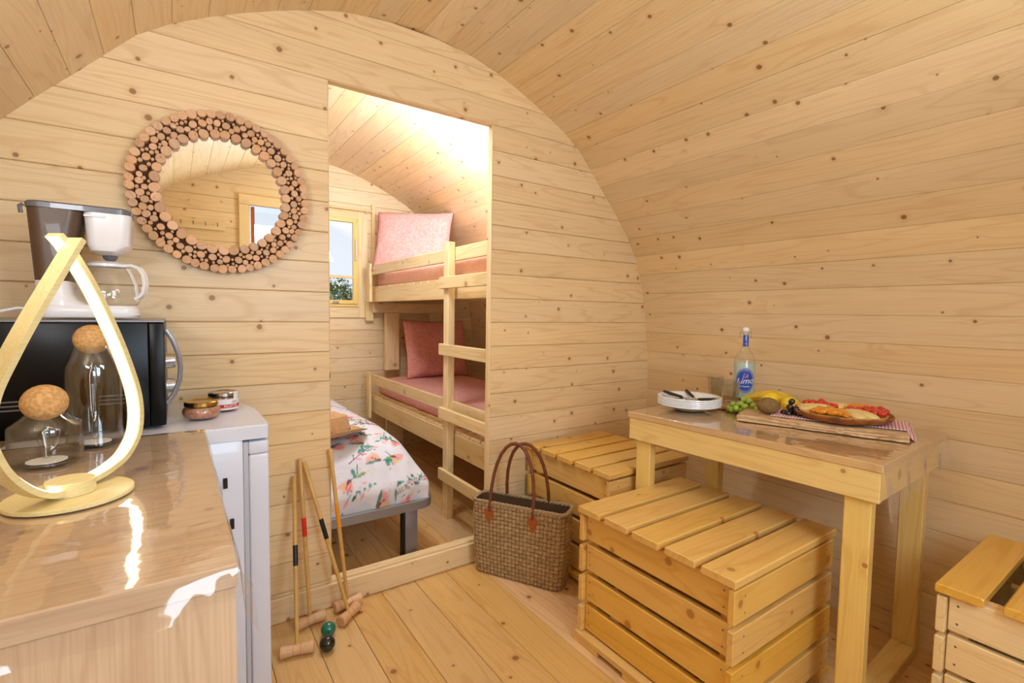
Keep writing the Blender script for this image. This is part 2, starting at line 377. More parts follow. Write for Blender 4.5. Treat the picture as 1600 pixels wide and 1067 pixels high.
def text(name, s, size, mat, parent, fn, shear=0., ext=.0002, align='CENTER'):
    """flat lettering converted to a mesh; fn maps (x,y,z) of the text plane to parent space"""
    c = bpy.data.curves.new(name, 'FONT'); c.body = s; c.size = size; c.shear = shear; c.align_x = align; c.align_y = 'CENTER'; c.resolution_u = 3
    tmp = bpy.data.objects.new('tmp_text', c); COL.objects.link(tmp)
    dg = bpy.context.evaluated_depsgraph_get(); me = bpy.data.meshes.new_from_object(tmp.evaluated_get(dg))
    bpy.data.objects.remove(tmp)
    me.materials.clear(); me.materials.append(mat)
    for v in me.vertices: v.co = Vector(fn(v.co.x, v.co.y, v.co.z))
    return link(name, me, parent)
def colattr(me, cols):
    a = me.color_attributes.new('Col', 'FLOAT_COLOR', 'POINT'); arr = np.ones((len(me.vertices), 4), dtype=np.float32); arr[:, :3] = cols
    a.data.foreach_set('color', arr.ravel())

# ------------------------------------------------------------ pod profile
PW = .1163; CX = .86; YP = 2.0; YB = 4.15; YF = -.60
ctrl = [(0, 2.39), (.133, 2.38), (.25, 2.364), (.35, 2.342), (.46, 2.306), (.60, 2.25), (.72, 2.196), (.848, 2.128), (.948, 2.056), (1.065, 1.93), (1.182, 1.81),
        (1.28, 1.70), (1.368, 1.58), (1.45, 1.40), (1.49, 1.22), (1.518, 1.03), (1.535, .85), (1.53, .66), (1.505, .47), (1.455, .26), (1.40, .08), (1.36, -.03)]
def cr(P, n=30):
    out = []; Q = [(-P[1][0], P[1][1])] + P + [P[-1]]
    for i in range(1, len(Q) - 2):
        for k in range(n):
            t = k / n; p = []
            for d in (0, 1):
                a, b, c, e = Q[i - 1][d], Q[i][d], Q[i + 1][d], Q[i + 2][d]
                p.append(.5 * (2 * b + (c - a) * t + (2 * a - 5 * b + 4 * c - e) * t * t + (-a + 3 * b - 3 * c + e) * t ** 3))
            out.append(tuple(p))
    return out + [P[-1]]
cur = cr(ctrl)
full = [(CX - x, z) for x, z in reversed(cur)] + [(CX + x, z) for x, z in cur[1:]]
acc = [0]
for a, b in zip(full, full[1:]): acc.append(acc[-1] + math.hypot(b[0] - a[0], b[1] - a[1]))
def at_s(s):
    i = int(np.searchsorted(acc, s)); i = min(max(i, 1), len(full) - 1); t = (s - acc[i - 1]) / (acc[i] - acc[i - 1])
    return (full[i - 1][0] + (full[i][0] - full[i - 1][0]) * t, full[i - 1][1] + (full[i][1] - full[i - 1][1]) * t)
def s_of(x, z): return acc[min(range(len(full)), key=lambda i: (full[i][0] - x) ** 2 + (full[i][1] - z) ** 2)]
sL = s_of(.012, 2.128); sR = s_of(2.36, 1.215); crest = s_of(CX, 2.39) + .35
lows = []; s = sL
while s > 0: lows.append(s); s -= PW
lows = sorted(lows); s = sL + PW
while s < crest: lows.append(s); s += PW
hi = []; s = sR
while s > crest + .03: hi.append(s); s -= PW
hi = sorted(hi)
s = sR + PW
while s < acc[-1]: hi.append(s); s += PW
nodes = [at_s(0)] + [at_s(s) for s in lows] + [at_s(s) for s in hi] + [at_s(acc[-1])]
nodes = [p for i, p in enumerate(nodes) if i == 0 or math.hypot(p[0] - nodes[i - 1][0], p[1] - nodes[i - 1][1]) > .02]
def xl_at(z):   # left and right wall faces at height z
    l = r = None
    for a, b in zip(nodes, nodes[1:]):
        if (a[1] - z) * (b[1] - z) <= 0 and a[1] != b[1]:
            x = a[0] + (b[0] - a[0]) * (z - a[1]) / (b[1] - a[1])
            if x < CX: l = x
            else: r = x
    return (l if l is not None else CX - .02, r if r is not None else CX + .02)
T = .03
def normal_in(a, b):
    t = Vector((b[0] - a[0], 0, b[1] - a[1])).normalized(); n = Vector((t.z, 0, -t.x))
    return n
y0c, y1c = YF - .04, YB + .03
def backing(name, seg):
    v = []; f = []
    for off in (T + .001, T + .03):
        for y in (y0c, y1c):
            for i, p in enumerate(seg):
                a = seg[max(i - 1, 0)]; b = seg[min(i + 1, len(seg) - 1)]; n = -normal_in(a, b)
                v.append((p[0] + n.x * off, y, p[1] + n.z * off))
    m = len(seg)
    for i in range(m - 1):
        f += [(i, i + 1, m + i + 1, m + i), (2 * m + i, 2 * m + i + 1, 3 * m + i + 1, 3 * m + i), (i, i + 1, 2 * m + i + 1, 2 * m + i), (m + i, m + i + 1, 3 * m + i + 1, 3 * m + i)]
    f += [(0, m, 3 * m, 2 * m), (m - 1, 2 * m - 1, 4 * m - 1, 3 * m - 1)]
    return tag(mesh(name, v, f, M['backing']), kind='structure')
zsplit = 1.62
iL = max(i for i, p in enumerate(nodes) if p[0] < CX and p[1] < zsplit + .06) ; iR = min(i for i, p in enumerate(nodes) if p[0] > CX and p[1] < zsplit + .06)
for name, i0, i1 in (('wall_left', 0, iL), ('ceiling', iL, iR), ('wall_right', iR, len(nodes) - 1)):
    par = backing(name, nodes[i0:i1 + 1])
    for i in range(i0, i1):
        a, b = nodes[i], nodes[i + 1]; n = normal_in(a, b); w = math.hypot(b[0] - a[0], b[1] - a[1])
        if w < .03: continue
        c = Vector(((a[0] + b[0]) / 2, (y0c + y1c) / 2, (a[1] + b[1]) / 2)) - n * (T / 2)
        board('plank', (y1c - y0c, round(w - .0006, 4), T), M['pine_ceiling'], par, c, (0, 1, 0), n, .0016)

# ------------------------------------------------------------ floor
fl = tag(mesh('floor', [(x, y, z) for z in (-.06, -.027) for y in (y0c, y1c) for x in (-.6, 2.35)],
              [(0, 1, 3, 2), (4, 5, 7, 6), (0, 1, 5, 4), (2, 3, 7, 6), (0, 2, 6, 4), (1, 3, 7, 5)], M['backing']), kind='structure')
for k in range(-4, 15):
    x0 = .094 + .1527 * k; x1 = x0 + .1527
    for (ya, yb, mt) in ((y0c, YP + .02, M['pine_floor'] if x0 < 1.1 else M['pine_floor_red']), (YP + .02, y1c, M['pine_floor_red'])):  # right boards redder; bunk room boards carry its pink light in their colour
        a, b = max(x0, -.52), min(x1, 2.27)
        if b - a < .03: continue
        board('floor_board', (yb - ya - .001, round(b - a - .0014, 4), .026), mt, fl, ((a + b) / 2, (ya + yb) / 2, -.013), (0, 1, 0), (0, 0, 1), .0015)

# ------------------------------------------------------------ end walls made of level planks
def plank_poly(name, z0, z1, left, right, yf, th, mat, parent, sgn=-1, g=.0006, ch=.003):
    """horizontal plank with a V joint; left/right are x(z) functions; front face at y=yf, facing sgn*y"""
    ns = 4 if z1 > 2. else 1
    zs = [z0 + (z1 - z0) * i / ns for i in range(ns + 1)]
    ol = [(right(z), z) for z in zs] + [(left(z), z) for z in reversed(zs)]
    cx = (left((z0 + z1) / 2) + right((z0 + z1) / 2)) / 2; cz = (z0 + z1) / 2
    lo = []
    for d, ins in ((0, ch + g), (ch, g), (th * .5, g), (th * .5 + .001, 0), (th, 0)):
        for (x, z) in ol:
            lo.append((x - cx, -sgn * d, min(max(z, z0 + ins), z1 - ins) - cz))
    m = len(ol); f = [tuple(range(m)), tuple(range(4 * m, 5 * m))]
    for q in range(4):
        for i in range(m): f.append((q * m + i, q * m + (i + 1) % m, (q + 1) * m + (i + 1) % m, (q + 1) * m + i))
    # local frame: X length, Y width(z), Z = -sgn*y so grain lies flat on the face
    v = [(x, z, -y * 1.0) for (x, y, z) in lo]
    mat4 = Matrix.Translation((cx, yf, cz)) @ Matrix(((1, 0, 0), (0, 0, -1), (0, 1, 0))).to_4x4()
    return mesh(name, v, f, mat, parent, mat4=mat4)
EX = .006
wl = lambda z: xl_at(z)[0] - EX
wr = lambda z: xl_at(z)[1] + EX
Z0 = .109
rows = [(-.001, Z0)] + [(Z0 + PW * k, Z0 + PW * (k + 1)) for k in range(20)]
DL, DR, DT = .50, 1.252, Z0 + PW * 17
def endwall(name, yf, th, holes, sgn=-1, mat='pine_wall'):
    par = tag(bpy.data.objects.new(name, None), kind='structure'); COL.objects.link(par)
    for (a, b) in rows:
        b = min(b, 2.383)
        if b - a < .02: continue
        hs = sorted(h for h in holes if h[2] < b - .01 and h[3] > a + .01)
        segs = []; cur_l = wl
        for h in hs:
            segs.append((cur_l, (lambda z, q=h[0]: q))); cur_l = (lambda z, q=h[1]: q)
        segs.append((cur_l, wr))
        for (l, r) in segs: plank_poly('plank', a, b, l, r, yf, th, M[mat], par, sgn)
    return par
wb = endwall('wall_partition', YP, .036, [(DL, DR, Z0, DT)])
wb.name = 'wall_back'
endwall('wall_far', YB, .03, [(.62, 1.26, 1.27, 1.965)])
endwall('wall_front', YF, .03, [(.02, .34, 1.0, 1.5), (.50, 1.22, 0, 2.05)], sgn=1)
# door jamb edge strip, visible on the right side of the opening
tag(bbox('trim_1', (DR - .006, YP - .001, Z0), (DR, YP + .037, DT), M['pine_wall'], None, axis=2), kind='structure')
tag(bbox('trim_2', (DL, YP + .0, Z0), (DL + .004, YP + .037, DT), M['pine_wall'], None, axis=2), kind='structure')
tag(bbox('trim_3', (DL + .004, YP, DT - .004), (DR - .006, YP + .037, DT), M['pine_wall'], None), kind='structure')
tag(bbox('baseboard_partition', (-.45, YP - .012, 0), (2.24, YP - .0005, .098), M['pine_wall'], None, .004), kind='structure')

# ------------------------------------------------------------ window in the far wall
w1 = tag(bpy.data.objects.new('window_1', None), kind='structure'); COL.objects.link(w1)
def fr(par, nm, x0, x1, z0, z1, w, ya, yb, mat, names=None):
    bbox(nm, (x0, ya, z0), (x0 + w, yb, z1), mat, par, axis=2); bbox(nm, (x1 - w, ya, z0), (x1, yb, z1), mat, par, axis=2)
    bbox(nm, (x0 + w, ya, z0), (x1 - w, yb, z0 + w), mat, par); bbox(nm, (x0 + w, ya, z1 - w), (x1 - w, yb, z1), mat, par)
fr(w1, 'window_casing', .50, 1.35, 1.145, 2.03, .075, YB - .018, YB - .001, M['bunk'])
fr(w1, 'window_frame', .575, 1.285, 1.235, 1.985, .022, YB - .012, YB + .03, M['table_pine'])
fr(w1, 'sash', .60, 1.262, 1.258, 1.962, .032, YB - .022, YB + .01, M['table_pine'])
bbox('glazing_bar', (.632, YB - .012, 1.47), (1.23, YB + .004, 1.492), M['bunk'], w1)
bbox('pane', (.63, YB - .004, 1.288), (1.232, YB - .001, 1.932), M['pane'], w1, .0005)
bbox('window_handle', (1.242, YB - .034, 1.62), (1.256, YB - .022, 1.79), M['chrome'], w1, .003, axis=2)
bbox('latch', (1.06, YB - .03, 1.262), (1.11, YB - .022, 1.28), M['chrome'], w1, .002)

# front wall: glazed door (seen in the mirror) and an added small window, unseen
d1 = tag(bpy.data.objects.new('door_1', None), kind='structure'); COL.objects.link(d1)
bbox('door_frame', (.44, YF - .02, 0), (.52, YF + .02, 2.05), M['bunk'], d1, axis=2)
bbox('door_frame', (1.20, YF - .02, 0), (1.28, YF + .02, 2.05), M['bunk'], d1, axis=2)
bbox('door_header', (.44, YF - .02, 2.05), (1.28, YF + .024, 2.13), M['bunk'], d1)
bbox('door_panel', (.53, YF - .03, .02), (1.19, YF, .95), M['table_pine'], d1)
bbox('door_stile', (.53, YF - .03, .95), (.555, YF, 2.04), M['leather_light'], d1, axis=2)
bbox('door_stile', (1.165, YF - .03, .95), (1.19, YF, 2.04), M['leather_light'], d1, axis=2)
bbox('pane', (.555, YF - .018, .95), (1.165, YF - .014, 2.0), M['pane'], d1, .0005)
w2 = tag(bpy.data.objects.new('added_window', None), kind='structure'); COL.objects.link(w2)
fr(w2, 'window_frame', .0, .36, .98, 1.52, .04, YF - .03, YF + .012, M['bunk'])
bbox('pane', (.04, YF - .012, 1.02), (.32, YF - .009, 1.48), M['pane'], w2, .0005)

# ------------------------------------------------------------ outside: ground and shrubs behind the far window, behind the door
tag(mesh('ground', [(-12, -14, -.3), (14, -14, -.3), (14, 22, -.3), (-12, 22, -.3), (-12, -14, -.45), (14, -14, -.45), (14, 22, -.45), (-12, 22, -.45)],
         [(0, 1, 2, 3), (4, 5, 6, 7), (0, 1, 5, 4), (1, 2, 6, 5), (2, 3, 7, 6), (3, 0, 4, 7)], M['grass']), kind='structure')
rnd = random.Random(5)
def shrub(x, y, z, r, label, n=420):
    t = thing('shrub', label, 'shrub', (x, y, -.3), 0, None)
    tube('stem', [(0, 0, 0), (.02, 0, (z + .3) * .5), (0, .02, z + .3)], .03, M['bark'], t, 6)
    v = []; f = []
    for i in range(n):
        d = Vector((rnd.gauss(0, 1), rnd.gauss(0, 1), rnd.gauss(0, 1))).normalized() * r * rnd.uniform(.5, 1); c = d + Vector((0, 0, z + .3))
        a = Vector((rnd.gauss(0, 1), rnd.gauss(0, 1), rnd.gauss(0, .6))).normalized(); b = a.cross(Vector((0, .3, 1))).normalized(); l = rnd.uniform(.022, .045)
        k = len(v); v += [c - a * l, c + b * l * .4, c + a * l, c - b * l * .4]; f.append((k, k + 1, k + 2, k + 3))
    o = mesh('foliage', v, f, M['foliage'], t, fix=False); o['kind'] = 'stuff'; return t
shrub(1.72, 6.6, 1.22, .42, 'green shrub outside the bunk room window, behind its lower pane', 2600)
shrub(3.0, 7.4, 1.2, .6, 'larger green shrub outside the bunk room, right of the window view', 1500)
shrub(1.75, -2.1, 1.7, .35, 'green leafy shrub outside the glazed door, reflected in the round mirror', 500)

# ------------------------------------------------------------ storage benches (slatted crates)
def crate(label, x0, x1, y0, y1, zt, slat_gap=.022, side_gap=.019, mat='bench', side=None, cloth=False):
    side = side or mat
    t = thing('storage_bench', label, 'bench', (x0, y0, 0)); W_, D_ = x1 - x0, y1 - y0; st = .024
    n = 5; sw = (D_ - slat_gap * (n - 1)) / n
    for i in range(n):
        a = i * (sw + slat_gap); bbox('lid_slat', (-.006 + .003 * (i % 2), a, zt - st), (W_ + .004, a + sw, zt), M[mat], t, .0035)
    lowz = .045; h = (zt - st - .004 - lowz - side_gap * 3) / 4; th = .02; p = .017
    for i in range(4):
        z = lowz + i * (h + side_gap)
        bbox('side_board', (p, .006 + th, z), (p + th, D_ - .006 - th, z + h), M[side], t, .0025, axis=1)
        bbox('side_board', (W_ - p - th, .006 + th, z), (W_ - p, D_ - .006 - th, z + h), M[side], t, .0025, axis=1)
        zz = z - .006
        bbox('end_board', (0, .004, zz), (W_ - .004, .004 + th, zz + h), M[side], t, .0025)
        bbox('end_board', (0, D_ - .004 - th, zz), (W_ - .004, D_ - .004, zz + h), M[side], t, .0025)
    for (cx, cy) in ((p + th, .006 + th), (W_ - p - th - .04, .006 + th), (p + th, D_ - .006 - th - .04), (W_ - p - th - .04, D_ - .046 - th)):
        bbox('corner_post', (cx, cy, .03), (cx + .04, cy + .04, zt - st - .001), M[side], t, axis=2)
    for yy in (.006 + th + .04, D_ / 2 - .02, D_ - .006 - th - .08): pass
    bbox('batten', (p + th + .001, .09, zt - st - .036), (p + th + .022, D_ - .09, zt - st - .001), M[side], t, axis=1)
    bbox('batten', (W_ - p - th - .022, .09, zt - st - .036), (W_ - p - th - .001, D_ - .09, zt - st - .001), M[side], t, axis=1)
    bbox('runner', (-.012, 0, .018), (p + th + .02, D_, .038), M[side], t, axis=1); bbox('runner', (W_ - .07, 0, .018), (W_, D_, .038), M[side], t, axis=1)
    for (bx) in (-.012, W_ - .07):
        for by in (0, D_ / 2 - .05, D_ - .12): bbox('foot_block', (bx, by, 0), (bx + .062, by + .12, .018), M[side], t, .001, axis=1)
    # screw heads
    v = []; f = []
    def disc(c, ax):
        k = len(v); 
        for i in range(6):
            a = 2 * PI * i / 6; u, w = .0032 * math.cos(a), .0032 * math.sin(a)
            q = list(c); o_ = [j for j in range(3) if j != ax]; q[o_[0]] += u; q[o_[1]] += w; v.append(q)
        f.append(tuple(range(k, k + 6)))
    for i in range(4):
        z = lowz + i * (h + side_gap)
        for dz in (.25, .75):
            for yy in (.045, D_ - .045): disc((p - .0006, yy, z + h * dz), 0)
            for xx in (.05, W_ - .05): disc((xx, .004 - .0006, z - .006 + h * dz), 1)
    s_ = mesh('screw_head', v, f, M['grey_lid'], t, fix=False); s_['kind'] = 'stuff'
    if cloth:
        c = rbox('folded_cloth', (0, 0, 0), (.24, .25, .30), .02, M['teal_cloth']); c.location = (x0 + .22, y0 + .13, .0)
        tag(c, 'pale teal cloth lying inside the slatted bench in the right corner', 'cloth')
    return t
crate('slatted pine storage bench in the middle, in front of the table', 1.205, 1.785, .69, 1.302, .505)
crate('slatted pine storage bench against the partition, half behind the woven bag', 1.462, 1.975, 1.395, 1.975, .545)
crate('slatted pine storage bench in the right corner, wide gaps between its lid slats', 1.665, 2.19, -.22, .402, .50, .034, .013, 'bench', 'bench_light', True)

# ------------------------------------------------------------ dining table
TR = R(2.4); TW, TL = .65, .885; TZ = .80
tb = thing('dining_table', 'narrow pine table with oak look top along the curved wall', 'table', (1.588, .508, 0), TR)
bbox('tabletop', (0, 0, TZ - .024), (TW, TL, TZ), M['table_top'], tb, .002, axis=1)
A = TZ - .0245
bbox('apron', (.004, .006, A - .088), (.024, TL - .006, A), M['table_pine'], tb, axis=1)
bbox('apron', (TW - .06, .006, A - .088), (TW - .04, TL - .006, A), M['table_pine'], tb, axis=1)
bbox('apron', (.024, .008, A - .088), (TW - .06, .028, A), M['table_pine'], tb)
bbox('apron', (.024, TL - .028, A - .088), (TW - .06, TL - .008, A), M['table_pine'], tb)
for (x0, x1) in ((.0245, .0625), (TW - .105, TW - .061)):
    bbox('leg', (x0, .0285, .04), (x1, .098, A - .001), M['table_pine'], tb, .003, axis=2)
    bbox('leg', (x0, TL - .098, .04), (x1, TL - .0285, A - .001), M['table_pine'], tb, .003, axis=2)
bbox('stretcher', (.0245, .0285, 0), (TW - .061, .098, .0395), M['table_pine'], tb, .003)
bbox('stretcher', (.0245, TL - .098, 0), (TW - .061, TL - .0285, .0395), M['table_pine'], tb, .003)
# clear vinyl cloth on it
def drape(name, label, parent_loc, rz, W_, L_, z, over, nx=60, ny=60, seed=0, mat='vinyl', flare=.1):
    """rect sheet over [0,W]x[0,L]; over=(left,right,near,far) drop widths as functions of the coordinate along the edge"""
    def line(lo, hi, n, a, b):
        return ([lo - a + a * i / 8 for i in range(8)] if a else []) + [lo + (hi - lo) * i / n for i in range(n + 1)] + ([hi + b * (i + 1) / 8 for i in range(8)] if b else [])
    lx, rx, ny_, fy = over
    U = line(0, W_, nx, 1 if lx else 0, 1 if rx else 0); Vv = line(0, L_, ny, 1 if ny_ else 0, 1 if fy else 0)
    verts = []
    for vv in Vv:
        for uu in U:
            u = min(max(uu, 0), W_); w = min(max(vv, 0), L_); x, y, zz = u, w, z
            k = noise.noise(Vector((u * 6 + seed, w * 6, 3))) * .0012
            zz += .0012 + max(k, -.0005)
            dl, dr, dn, df = max(-uu, 0), max(uu - W_, 0), max(-vv, 0), max(vv - L_, 0)
            e = .002
            if dl: q = dl * lx(w); x -= e + q * .10 + .002 * math.sin(w * 30 + seed) * dl; zz -= q
            if dr: q = dr * rx(w); x += e + q * .14 + .004 * math.sin(w * 22 + seed) * dr; zz -= q
            if dn:
                q = dn * ny_(u); y -= e + q * flare + .006 * math.sin(u * 38 + seed) * dn; zz -= q * (.35 if (dl or dr) else 1)
                if dr: x += .012 * dn; y -= .01 * dn
            if df: q = df * fy(u); y += e + q * .1; zz -= q * (.35 if (dl or dr) else 1)
            verts.append((x, y, zz))
    m = len(U); f = [(j * m + i, j * m + i + 1, (j + 1) * m + i + 1, (j + 1) * m + i) for j in range(len(Vv) - 1) for i in range(m - 1)]
    o = mesh(name, verts, f, M[mat], None, True, parent_loc); o.rotation_euler = (0, 0, rz); shade(o.data, 35)
    return tag(o, label, 'tablecloth')
c0 = lambda d: (lambda s: d)
drape('vinyl_cloth', 'clear vinyl cloth over the dining table, hanging down at its near end', (1.588, .508, 0), TR, TW, TL, TZ,
      (c0(.022), None, lambda u: .155 - .06 * min(1, u / .5) + .02 * math.sin(u * 25), c0(.02)), seed=2)

# ------------------------------------------------------------ things on the table
def grp(label_fn, n): return [label_fn(i) for i in range(n)]
pc = (1.79, 1.27)
ordn = ['bottom', 'second from the bottom', 'middle', 'second from the top', 'top']
for i in range(5):
    z = TZ + .004 + i * .0074
    lathe('plate', [(0, .0), (.055, 0), (.064, .002), (.108, .019), (.126, .0235), (.1290, .0265), (.1285, .0295), (.125, .0305), (.105, .026), (.062, .006), (0, .0045)], M['china'], None, 48, (pc[0] + .001 * (i % 2), pc[1], z))
    o = bpy.context.scene.collection.objects[-1]; tag(o, 'white china plate, %s of the stack of five on the table' % ordn[i], 'plate', 'stacked plates on the table')
pz = TZ + .004 + 4 * .0074 + .0065
def cutlery(name, label, cat, a, b, kind, za=0.012, zb=0.006):
    a = Vector((*a, pz + za)); b = Vector((*b, pz + zb)); d = (b - a); l = d.length; x = d.normalized()
    t = thing(name, label, cat, a, 0); t.rotation_mode = 'QUATERNION'; t.rotation_quaternion = frame(x, (0, 0, 1)).to_quaternion()
    tube('handle', [(0, 0, 0), (.006, 0, 0), (.05, 0, 0), (.088, 0, 0), (.095, 0, 0)], .0072, M['black_matt'], t, 8, radii=[.6, 1, .95, .8, .6])
    if kind == 'knife':
        v = [(.09, -.004, -.0008), (.09, .006, -.0008), (.17, .007, -.0008), (.185, -.002, -.0008)]; v += [(p[0], p[1], .0008) for p in v]
        mesh('blade', v, [(0, 1, 2, 3), (4, 5, 6, 7), (0, 1, 5, 4), (1, 2, 6, 5), (2, 3, 7, 6), (3, 0, 4, 7)], M['chrome'], t)
    elif kind == 'fork':
        tube('neck', [(.09, 0, 0), (.12, 0, 0), (.135, 0, 0)], .0028, M['chrome'], t, 6)
        for q in (-1.5, -.5, .5, 1.5): tube('tine', [(.132, q * .002, 0), (.14, q * .0042, .001), (.172, q * .0042, .004)], .0012, M['chrome'], t, 5)
    else:
        tube('neck', [(.09, 0, 0), (.12, 0, 0), (.14, 0, 0)], .0026, M['chrome'], t, 6)
        ell('bowl', (.160, 0, .001), (.026, .016, .006), M['chrome'], t, seg=14)
    return t
cutlery('table_knife', 'black handled knife lying leftmost on the stack of white plates', 'knife', (1.775, 1.392), (1.792, 1.232), 'knife', .026, .004)
cutlery('fork', 'dark handled fork pointing away, between the knife and the spoon on the plates', 'fork', (1.88, 1.352), (1.80, 1.235), 'fork', .028, .005)
cutlery('table_spoon', 'black handled spoon lying rightmost on the stack of white plates', 'spoon', (1.86, 1.165), (1.80, 1.29), 'spoon', .016, .004)
tray = lathe('round_tray', [(0, 0), (.15, 0), (.156, .004), (.156, .012), (.152, .015), (.146, .011), (0, .009)], M['tray'], None, 48, (2.055, 1.272, TZ + .002))
tag(tray, 'round brown wooden tray under the two tumblers', 'tray')
tz = TZ + .0115
def tumbler(x, y, label):
    o = thing('tumbler', label, 'glass', (x, y, tz), 0, 'tumblers on the round tray')
    seg = 20; prof = [(0, .002), (.026, .0), (.030, .004), (.036, .095), (.0375, .108), (.0355, .108), (.034, .095), (.027, .010), (0, .009)]
    v = []; f = []
    lathe('tumbler_body', prof, M['tumbler'], o, 10, ang=12)
    lathe('thick_base', [(0, .0095), (.0262, .0105), (.0272, .016), (.0, .013)], M['tumbler'], o, 10)
    return o
tumbler(2.075, 1.335, 'clear faceted tumbler on the left, nearer the plates')
tumbler(2.02, 1.222, 'clear faceted tumbler on the right, in front of the lemonade bottle')
# lemonade bottle
bx, by = 2.160, 1.245
bt = thing('lemonade_bottle', 'swing top bottle of cloudy lemonade with blue oval label', 'bottle', (bx, by, TZ + .003), 0)
lathe('bottle_glass', [(0, .004), (.036, 0), (.044, .004), (.045, .02), (.045, .185), (.042, .208), (.030, .232), (.018, .25), (.0155, .265), (.0145, .315), (.017, .318), (.017, .33), (.0125, .331), (.0125, .318)], M['glass'], bt, 32)
lathe('lemonade', [(0, .008), (.040, .006), (.0425, .012), (.0425, .165), (.0415, .188), (0, .188)], M['limo'], bt, 32)
lathe('stopper', [(0, .328), (.011, .328), (.0145, .333), (.0145, .343), (.011, .348), (0, .349)], M['ink_white'], bt, 20)
face = math.atan2(-by, -bx) + .10
def cyl(r, a0=0., zc=0.):
    def fn(x, y, z): a = face + a0 + x / r; rr = r + z; return (rr * math.cos(a), rr * math.sin(a), zc + y)
    return fn
def wrap_disc(name, rx, rz, r, zc, mat, a0=0., n=28, inner=0.):
    v = []; f = []; fn = cyl(r, a0, zc)
    K = 6
    for k in range(K + 1):
        q = inner + (1 - inner) * k / K
        for i in range(n): a = 2 * PI * i / n; v.append(fn(rx * q * math.cos(a), rz * q * math.sin(a), 0))
    for k in range(K):
        for i in range(n): j = (i + 1) % n; f.append((k * n + i, k * n + j, (k + 1) * n + j, (k + 1) * n + i))
    return mesh(name, v, f, mat, bt, fix=False)
wrap_disc('label', .043, .056, .0454, .108, M['label_blue'])
wrap_disc('label_ring', .0405, .0525, .0456, .108, M['ink_white'], inner=.975)
wrap_disc('label_ring', .036, .047, .0456, .108, M['ink_white'], inner=.985)
text('lettering', 'La', .027, M['ink_pink'], bt, lambda x, y, z: cyl(.0458, 0, .131)(x, y + x * .12, 0), .35)
text('lettering', 'Limo', .038, M['ink_white'], bt, lambda x, y, z: cyl(.0458, 0, .106)(x, y + x * .08, 0), .3)
text('lettering', 'artisanale', .011, M['ink_white'], bt, lambda x, y, z: cyl(.0458, 0, .082)(x, y, 0), .2)
sweep('neck_label', [Vector(cyl(.0159, -.0, 0)(0, .262 + .052 * k / 4, 0)) for k in range(5)], [(-.0115, -.003), (-.006, .0012), (.006, .0012), (.0115, -.003), (0, -.0012)], M['label_blue'], bt, up=(math.cos(face), math.sin(face), 0))
text('lettering', 'La Limo', .0145, M['ink_white'], bt, lambda x, y, z: cyl(.0176, 0, .288)(-y, x, 0), .3)
for s_ in (-1, 1):
    fn = lambda x, z: (x * -math.sin(face) * s_, x * math.cos(face) * s_, z)
    tube('wire_clasp', [fn(.015, .340), fn(.021, .330), fn(.0245, .31), fn(.024, .302), fn(.0165, .303)], .0011, M['chrome'], bt, 6)
# bark slab
bm_v = []; bm_f = []
P0 = Vector((1.765, 1.04)); P1 = Vector((1.925, .550)); dL = (P1 - P0); ln = dL.length; dx = dL.normalized(); dw = Vector((-dx.y, dx.x))
if dw.x < 0: dw = -dw
nx, nw = 90, 34; Wd = .25
def bark_h(u, w):
    return .0035 * noise.noise(Vector((u * 9, w * 70, 1))) + .002 * noise.noise(Vector((u * 40, w * 120, 4)))
for side in (0, 1):
    for j in range(nw + 1):
        for i in range(nx + 1):
            u = ln * i / nx; w = Wd * j / nw
            edge = .006 * noise.noise(Vector((u * 14, side, 2))) + .004 * noise.noise(Vector((u * 50, 0, 7)))
            uu = u + (.012 * noise.noise(Vector((w * 25, 3, i // (nx // 2 + 1)))) if i in (0, nx) else 0)
            ww = w + (edge if j == 0 else (-edge if j == nw else 0))
            p = P0 + dx * uu + dw * ww
            z = TZ + .004 + (.026 + bark_h(u, w) - (.005 if j in (0, nw) or i in (0, nx) else 0)) * (1 - side)
            bm_v.append((p.x - P0.x, p.y - P0.y, z - TZ))
m = (nx + 1) * (nw + 1)
for s_ in (0, 1):
    for j in range(nw):
        for i in range(nx): a = s_ * m + j * (nx + 1) + i; bm_f.append((a, a + 1, a + nx + 2, a + nx + 1))
for i in range(nx):
    for j in (0, nw): a = j * (nx + 1) + i; bm_f.append((a, a + 1, a + 1 + m, a + m))
for j in range(nw):
    for i in (0, nx): a = j * (nx + 1) + i; bm_f.append((a, a + nx + 1, a + nx + 1 + m, a + m))
# store in a frame whose X runs along the slab so the grain follows it
Mf = frame((dx.x, dx.y, 0), (0, 0, 1)); inv = Mf.inverted()
bark = mesh('wooden_board', [inv @ Vector(v) for v in bm_v], bm_f, M['bark_board'], None, True, mat4=Matrix.Translation((P0.x, P0.y, TZ)) @ Mf.to_4x4())
shade(bark.data, 60); tag(bark, 'long rough bark edged board lying under the fruit tart', 'board')
